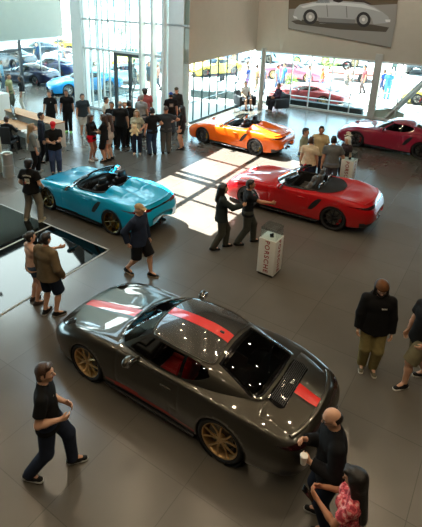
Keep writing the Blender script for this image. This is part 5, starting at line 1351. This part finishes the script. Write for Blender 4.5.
flat('printed_car_body', crop((40, 44), (44, 28), (58, 14), (95, 6), (130, 2), (152, 0), (200, 4), (250, 8), (280, 20), (305, 36), (322, 50), (326, 62), (320, 68), (278, 72), (272, 54), (258, 40), (240, 40), (224, 54), (220, 72), (118, 70), (114, 52), (100, 36), (82, 34), (68, 46), (64, 62), (48, 56)), (158, 158, 154), .061, sheet, .003)
flat('printed_highlight', crop((60, 20), (95, 10), (130, 6), (200, 8), (250, 13), (280, 24), (300, 36), (278, 30), (240, 22), (180, 16), (110, 16), (70, 24)), (196, 196, 192), .064, sheet, .002)
flat('printed_lower_body', crop((112, 52), (224, 58), (222, 70), (116, 66)), (118, 116, 112), .064, sheet, .002)
flat('printed_door_seam', crop((138, 14), (140, 14), (143, 50), (141, 50)), (96, 94, 90), .066, sheet, .002); flat('printed_door_seam', crop((196, 18), (198, 18), (200, 52), (198, 52)), (96, 94, 90), .066, sheet, .002)
flat('printed_bumper', crop((38, 46), (50, 50), (52, 56), (42, 54)), (210, 208, 204), .066, sheet, .002); flat('printed_bumper', crop((312, 58), (328, 58), (327, 66), (314, 65)), (210, 208, 204), .066, sheet, .002)
flat('printed_seat', [(333, 1), (335, -4), (340, -4), (343, 1), (339, 3)], (40, 28, 22), .064, sheet, .002); flat('printed_windscreen', [(316, 3), (324, -9), (326, -9), (330, 3)], (120, 122, 122), .064, sheet, .002)
for (cx, cy) in ((90, 50), (248, 58)):
    circ = lambda r: crop(*[(cx+r*math.cos(a), cy+r*1.08*math.sin(a)) for a in np.linspace(0, 2*math.pi, 24, endpoint=False)])
    flat('printed_tyre', circ(21), (34, 30, 28), .064, sheet, .002); flat('printed_rim', circ(13), (160, 158, 152), .067, sheet, .002); flat('printed_hub', circ(5), (210, 206, 200), .070, sheet, .002)
flat('printed_sill_shade', crop((112, 64), (222, 70), (220, 75), (116, 69)), (70, 66, 60), .064, sheet, .002)
# shirt prints, laid on the cloth
def print_patch(root, xs_, zs_, mat, back=True, name='shirt_print', outline=None):
    sh = [c for c in root.children if c.name.split('.')[0] in ('shirt', 'hooded_jumper')][0]; sg = -1 if back else 1
    i = PINFO[root.name]; nx, nz = len(xs_), len(zs_); V = []; ok = True
    for z in zs_:
        for x in xs_:
            o = i['up'](v3(x, sg*.6, z)); d = i['up'](v3(x, 0, z))-o; d = unit(d)
            hit, loc, nor, _ = sh.ray_cast(Vector(o), Vector(d))
            if not hit: return
            V.append(np.array(loc)-d*.004)
    m = MB(); m.add(V, [(r*nx+c, r*nx+c+1, (r+1)*nx+c+1, (r+1)*nx+c) for r in range(nz-1) for c in range(nx-1)]); return m.build(name, mat, sh, sharp=None)
bpy.context.view_layer.update()
M_pw = pbr('print_white', (206, 204, 196), .8); M_py = pbr('print_ochre', (196, 150, 80), .8); M_pg = pbr('print_green', (110, 130, 96), .8); M_pr = pbr('print_red', (170, 60, 50), .8)
q = PRN['print_tee']
for k in range(7):
    x = -.105+.035*k; z = .40-.9*x*x*2; print_patch(q, [x-.011, x+.011], [z, z+.035], M_pw)
print_patch(q, np.linspace(-.07, .07, 6), np.linspace(.20, .33, 5), M_pw); print_patch(q, np.linspace(-.05, .02, 4), np.linspace(.22, .30, 4), M_py); print_patch(q, np.linspace(.0, .06, 4), np.linspace(.25, .345, 4), M_pg); print_patch(q, np.linspace(-.09, -.04, 3), np.linspace(.18, .24, 3), M_pr)
q = PRN['cap_tee']; print_patch(q, np.linspace(-.08, .08, 5), np.linspace(.24, .38, 5), pbr('print_grey', (130, 132, 132), .8)); print_patch(q, np.linspace(-.04, .05, 4), np.linspace(.27, .34, 4), M_pw)
q = PRN['jumper']
for k in range(4): print_patch(q, [-.115+.022*k, -.100+.022*k], [.365, .39], M_pw, back=False, name='chest_lettering')
print_patch(PRN['walker'], [.06, .075, .085], [.40, .408], M_pw, back=False, name='chest_logo'); print_patch(PRN['polo'], [-.08, -.05], [.36, .39], M_pw, back=False, name='chest_logo')
# pale lilac flowers strewn over the pink top
# ------------------------------------------------------------------ outside: parked cars, passers-by, shrubs, kerbs
def recolour(root, old, new):
    for o in [root]+list(root.children_recursive):
        if o.type == 'MESH':
            for sl in o.material_slots:
                if sl.material == old: sl.link = 'OBJECT'; sl.material = new
EXT = []
def parked(src, old, px, py, hd, col, label, sc=(1, 1, 1), z=0., cat='car'):
    p = at(px, py); c = copy_tree(CARS[src]); c.location = (p[0], p[1], -.02); c.rotation_euler = (0, 0, R_(hd)); c.scale = sc; c.name = 'parked_car'
    c['label'] = label; c['category'] = cat; c['group'] = 'cars parked outside'
    nm = paint('parked_%d_%d_%d' % tuple(col), col); recolour(c, old, nm)
    # the origin is the front axle: shift so that the middle sits on the point
    a = R_(hd); c.location.x -= math.cos(a)*1.23*sc[0]; c.location.y -= math.sin(a)*1.23*sc[0]; return c
parked('c718', P_ruby, 27, 82, -20, (5, 16, 46), 'deep blue coupe outside left of the sky blue coupe')
parked('c718', P_ruby, 50, 74, -15, (6, 30, 84), 'royal blue coupe just behind the sky blue coupe')
parked('c718', P_ruby, 10, 68, -25, (8, 34, 44), 'dark teal car beyond the dark framed door', (1, 1, 1.25))
parked('c911', P_gun, 72, 64, 170, (214, 216, 218), 'silver white car behind the royal blue coupe')
parked('c718', P_ruby, 36, 58, 5, (10, 40, 54), 'dark teal hatchback in the second row on the left', (1, 1, 1.25))
parked('c718', P_ruby, 57, 51, 10, (230, 190, 30), 'yellow car far back on the left')
parked('c718', P_ruby, 128, 66, 80, (232, 196, 36), 'yellow car seen through the entrance door', (1, 1, 1.2))
parked('c911', P_gun, 120, 82, 20, (190, 196, 198), 'silver car low behind the entrance door')
parked('c718', P_ruby, 160, 70, 40, (60, 66, 70), 'dark grey car seen between the white fins', (1, 1, 1.2))
parked('c911', P_gun, 306, 100.5, -30, (176, 70, 72), 'dusky red car just outside the right facade', (1, 1, .84))
parked('c911', P_gun, 293, 79, 155, (206, 90, 110), 'rose pink car in the second row outside the right facade')
parked('c911', P_gun, 340, 65, 160, (216, 220, 224), 'white car far back outside the right facade', (1, 1, 1.15))
parked('c718', P_ruby, 284, 63, 160, (150, 190, 220), 'pale blue car far back left of the white car', (1, 1, 1.15))
parked('c718', P_ruby, 418, 72, 60, (40, 44, 46), 'black tall car at the far right', (1, .95, 1.45))
parked('c718', P_ruby, 441, 105, -30, (236, 206, 60), 'yellow car cut by the right edge outside', (1, 1, 1))
parked('c718', P_ruby, 214, 74, 30, (238, 204, 50), 'yellow car outside the lounge bay')
parked('c718', P_ruby, 199, 63, 30, (226, 110, 60), 'orange car far back outside the lounge bay')
parked('c911', P_gun, 226, 60, 150, (130, 160, 190), 'steel blue car in the far row above the armchairs', (1, 1, 1.2))
parked('c718', P_ruby, 374, 61, 10, (200, 214, 226), 'ice blue car far back near the square steel post', (1, 1, 1.2))
# flat-bed trailer with a spare wheel
p = at(358, 80); tr_ = empty('trailer', (p[0], p[1], -.02), R_(-20), 'low flat trailer with a spare wheel outside the right facade', 'trailer')
m = MB(); m.box((0, 0, .55), (4.2, 1.9, .14), 0, .02); m.build('bed', pbr('rust_red_steel', (140, 90, 80), .7, var=.15), tr_)
for s in (-1, 1):
    w_ = MB(); w_.lathe([(.001, -.1), (.2, -.1), (.33, -.09), (.34, 0), (.33, .09), (.2, .1), (.001, .1)], 24, axis='Y'); w_.build('wheel', M_rubber, tr_).location = (.3, s*1.05, .34)
w_ = MB(); w_.lathe([(.20, -.1), (.33, -.09), (.34, 0), (.33, .09), (.20, .1), (.2, -.1)], 24, axis='Y'); w_.build('spare_wheel', M_rubber, tr_).location = (-.9, .3, .97)
m = MB(); m.tube([(2.1, 0, .5), (3.3, 0, .45)], .05, 8); m.build('drawbar', M_steel, tr_)
# passers-by
PP = [(247, 92, 150, (40, 66, 130), (60, 90, 150), 'passer-by in a blue shirt and jeans above the left armchair'), (255.5, 91, 30, (196, 160, 120), (120, 110, 90), 'passer-by in a tan top beside the blue shirt'), (262, 94, -60, (120, 130, 140), (90, 100, 110), 'passer-by in grey left of the round steel column'),
      (276, 92, -30, (120, 150, 180), (80, 110, 150), 'passer-by in pale blue right of the round steel column'), (283, 91, 200, (60, 130, 200), (70, 90, 110), 'passer-by in a bright blue shirt right of the pale blue one'), (320.5, 93, 170, (236, 92, 40), (70, 100, 170), 'passer-by in an orange shirt and blue jeans'), (307, 92, -40, (226, 226, 224), (110, 140, 200), 'passer-by in white beside the rose pink car'),
      (381, 97, 120, (40, 70, 130), (60, 80, 110), 'passer-by in navy just right of the square steel post'), (386, 99, 60, (60, 120, 210), (70, 130, 190), 'passer-by in bright blue right of the square steel post'), (362, 93, 180, (110, 60, 64), (90, 80, 80), 'passer-by in maroon left of the square steel post'), (345, 92, 20, (150, 140, 130), (100, 100, 100), 'passer-by in beige by the trailer'), (393, 76, 90, (90, 100, 90), (60, 70, 70), 'distant passer-by near the black tall car'),
      (38, 64, -80, (30, 60, 90), (30, 40, 60), 'passer-by in dark blue behind the deep blue coupe'), (64, 66, 30, (120, 140, 160), (80, 90, 100), 'passer-by near the silver white car'), (3, 89, 0, (150, 170, 180), (90, 100, 110), 'passer-by in pale grey beyond the dark framed door'),
      (134, 90, 60, (100, 110, 110), (60, 60, 60), 'passer-by behind the right leaf of the entrance door'), (149, 88, -60, (60, 80, 90), (70, 70, 70), 'passer-by in dark grey between the first two fins'), (158, 90, 180, (160, 120, 110), (60, 70, 80), 'passer-by in dusty pink between the last two fins'), (172, 84, 30, (80, 130, 180), (60, 80, 120), 'passer-by in light blue right of the last fin'), (246, 88, 20, (190, 120, 110), (90, 90, 110), 'passer-by in coral outside the lounge bay')]
proto = {}
for i, (px, py, fa, tc_, bc, lab) in enumerate(PP):
    p = at(px, py)
    k = dict(H=1.68+.03*(i % 5), skin=i % 2, hair=['dark', 'brown', 'grey'][i % 3], top=tc_, bottom=bc, legs=['pants', 'shorts'][i % 3 == 1], Lf=(-.09, .16*(i % 2), 0), Rf=(.09, -.16*(i % 2), 0), vox=.02, group='passers-by outside')
    o = person(p[0], p[1], fa-90, lab, **k); o.location.z = -.024
# shrubs and young trees
M_leaf = [pbr('leaf_bright', (120, 150, 60), .7, var=.3, scale=6), pbr('leaf_dark', (50, 92, 56), .7, var=.3, scale=6)]
def shrub(px, py, r, hh, mi, label, trunk=0.):
    p = at(px, py); e = empty('shrub' if not trunk else 'young_tree', (p[0], p[1], -.02), 0, label, 'shrub' if not trunk else 'tree', 'planting outside')
    m = MB()
    for k in range(420):
        a, b = random.random()*6.28, math.acos(2*random.random()-1); rr = r*(.55+.45*random.random())
        c = Vector((rr*math.sin(b)*math.cos(a), rr*math.sin(b)*math.sin(a), trunk+hh/2+hh/2*math.cos(b)*rr/r)); t = Vector((random.uniform(-1, 1), random.uniform(-1, 1), random.uniform(-.5, 1))).normalized(); u = t.orthogonal().normalized(); s = .10+.08*random.random()
        m.add([c-t*s*.5, c+u*s*.28, c+t*s*.5, c-u*s*.28], [(0, 1, 2, 3)])
    m.build('foliage', M_leaf[mi], e, sharp=None)
    m = MB()
    for k in range(5):
        a = k*1.25; m.tube([(0, 0, 0), (.03*math.cos(a), .03*math.sin(a), trunk+.15*hh), (r*.5*math.cos(a), r*.5*math.sin(a), trunk+hh*.6)], [.05, .04, .015], 6)
    m.build('stem', pbr('bark', (84, 66, 50), .9, var=.2, scale=20), e)
shrub(290, 71, .9, 1.2, 0, 'bright green shrub behind the rose pink car'); shrub(329, 71, .8, 1.5, 0, 'bright green shrub right of the orange shirt'); shrub(288, 87, .6, .9, 0, 'low bright shrub left of the rose pink car')
shrub(62, 54, .9, 2.0, 1, 'young tree above the sky blue coupe', 1.6); shrub(122, 60, .8, 1.6, 1, 'young tree over the entrance door', 2.0); shrub(270, 66, .9, 1.6, 1, 'young tree behind the round steel column', 1.4)
# terrace seats outside the bay: low dark planter and rail posts
for i, (px, py, L_) in enumerate(((203, 97, 1.5), (232, 98, 1.6))):
    p = at(px, py); m = MB(); m.box((0, 0, .22), (L_, .5, .44), 0, .03); o = m.build('planter', pbr('dark_planter', (70, 84, 86), .7)); o.location = (p[0], p[1], -.02); o.rotation_euler = (0, 0, R_(-24)); tag(o, ['low dark planter left outside the lounge bay', 'low dark planter behind the left armchair'][i], 'planter')
for i, (px, py) in enumerate(((214, 92), (230, 93))):
    p = at(px, py); e = empty('terrace_chair', (p[0]+.4, p[1]+1.2, -.02), R_(40+60*i), ['dark wire terrace chair left outside the lounge bay', 'dark wire terrace chair right outside the lounge bay'][i], 'chair')
    m = MB(); m.box((0, 0, .45), (.46, .46, .03), 0, .01); m.build('seat', M_mull, e); m = MB(); m.box((0, -.22, .72), (.46, .03, .36), 0, .01); m.build('backrest', M_mull, e)
    for sx in (-1, 1):
        for sy in (-1, 1): m = MB(); m.tube([(sx*.21, sy*.21, 0), (sx*.20, sy*.20, .45)], .014, 6); m.build('leg', M_mull, e)
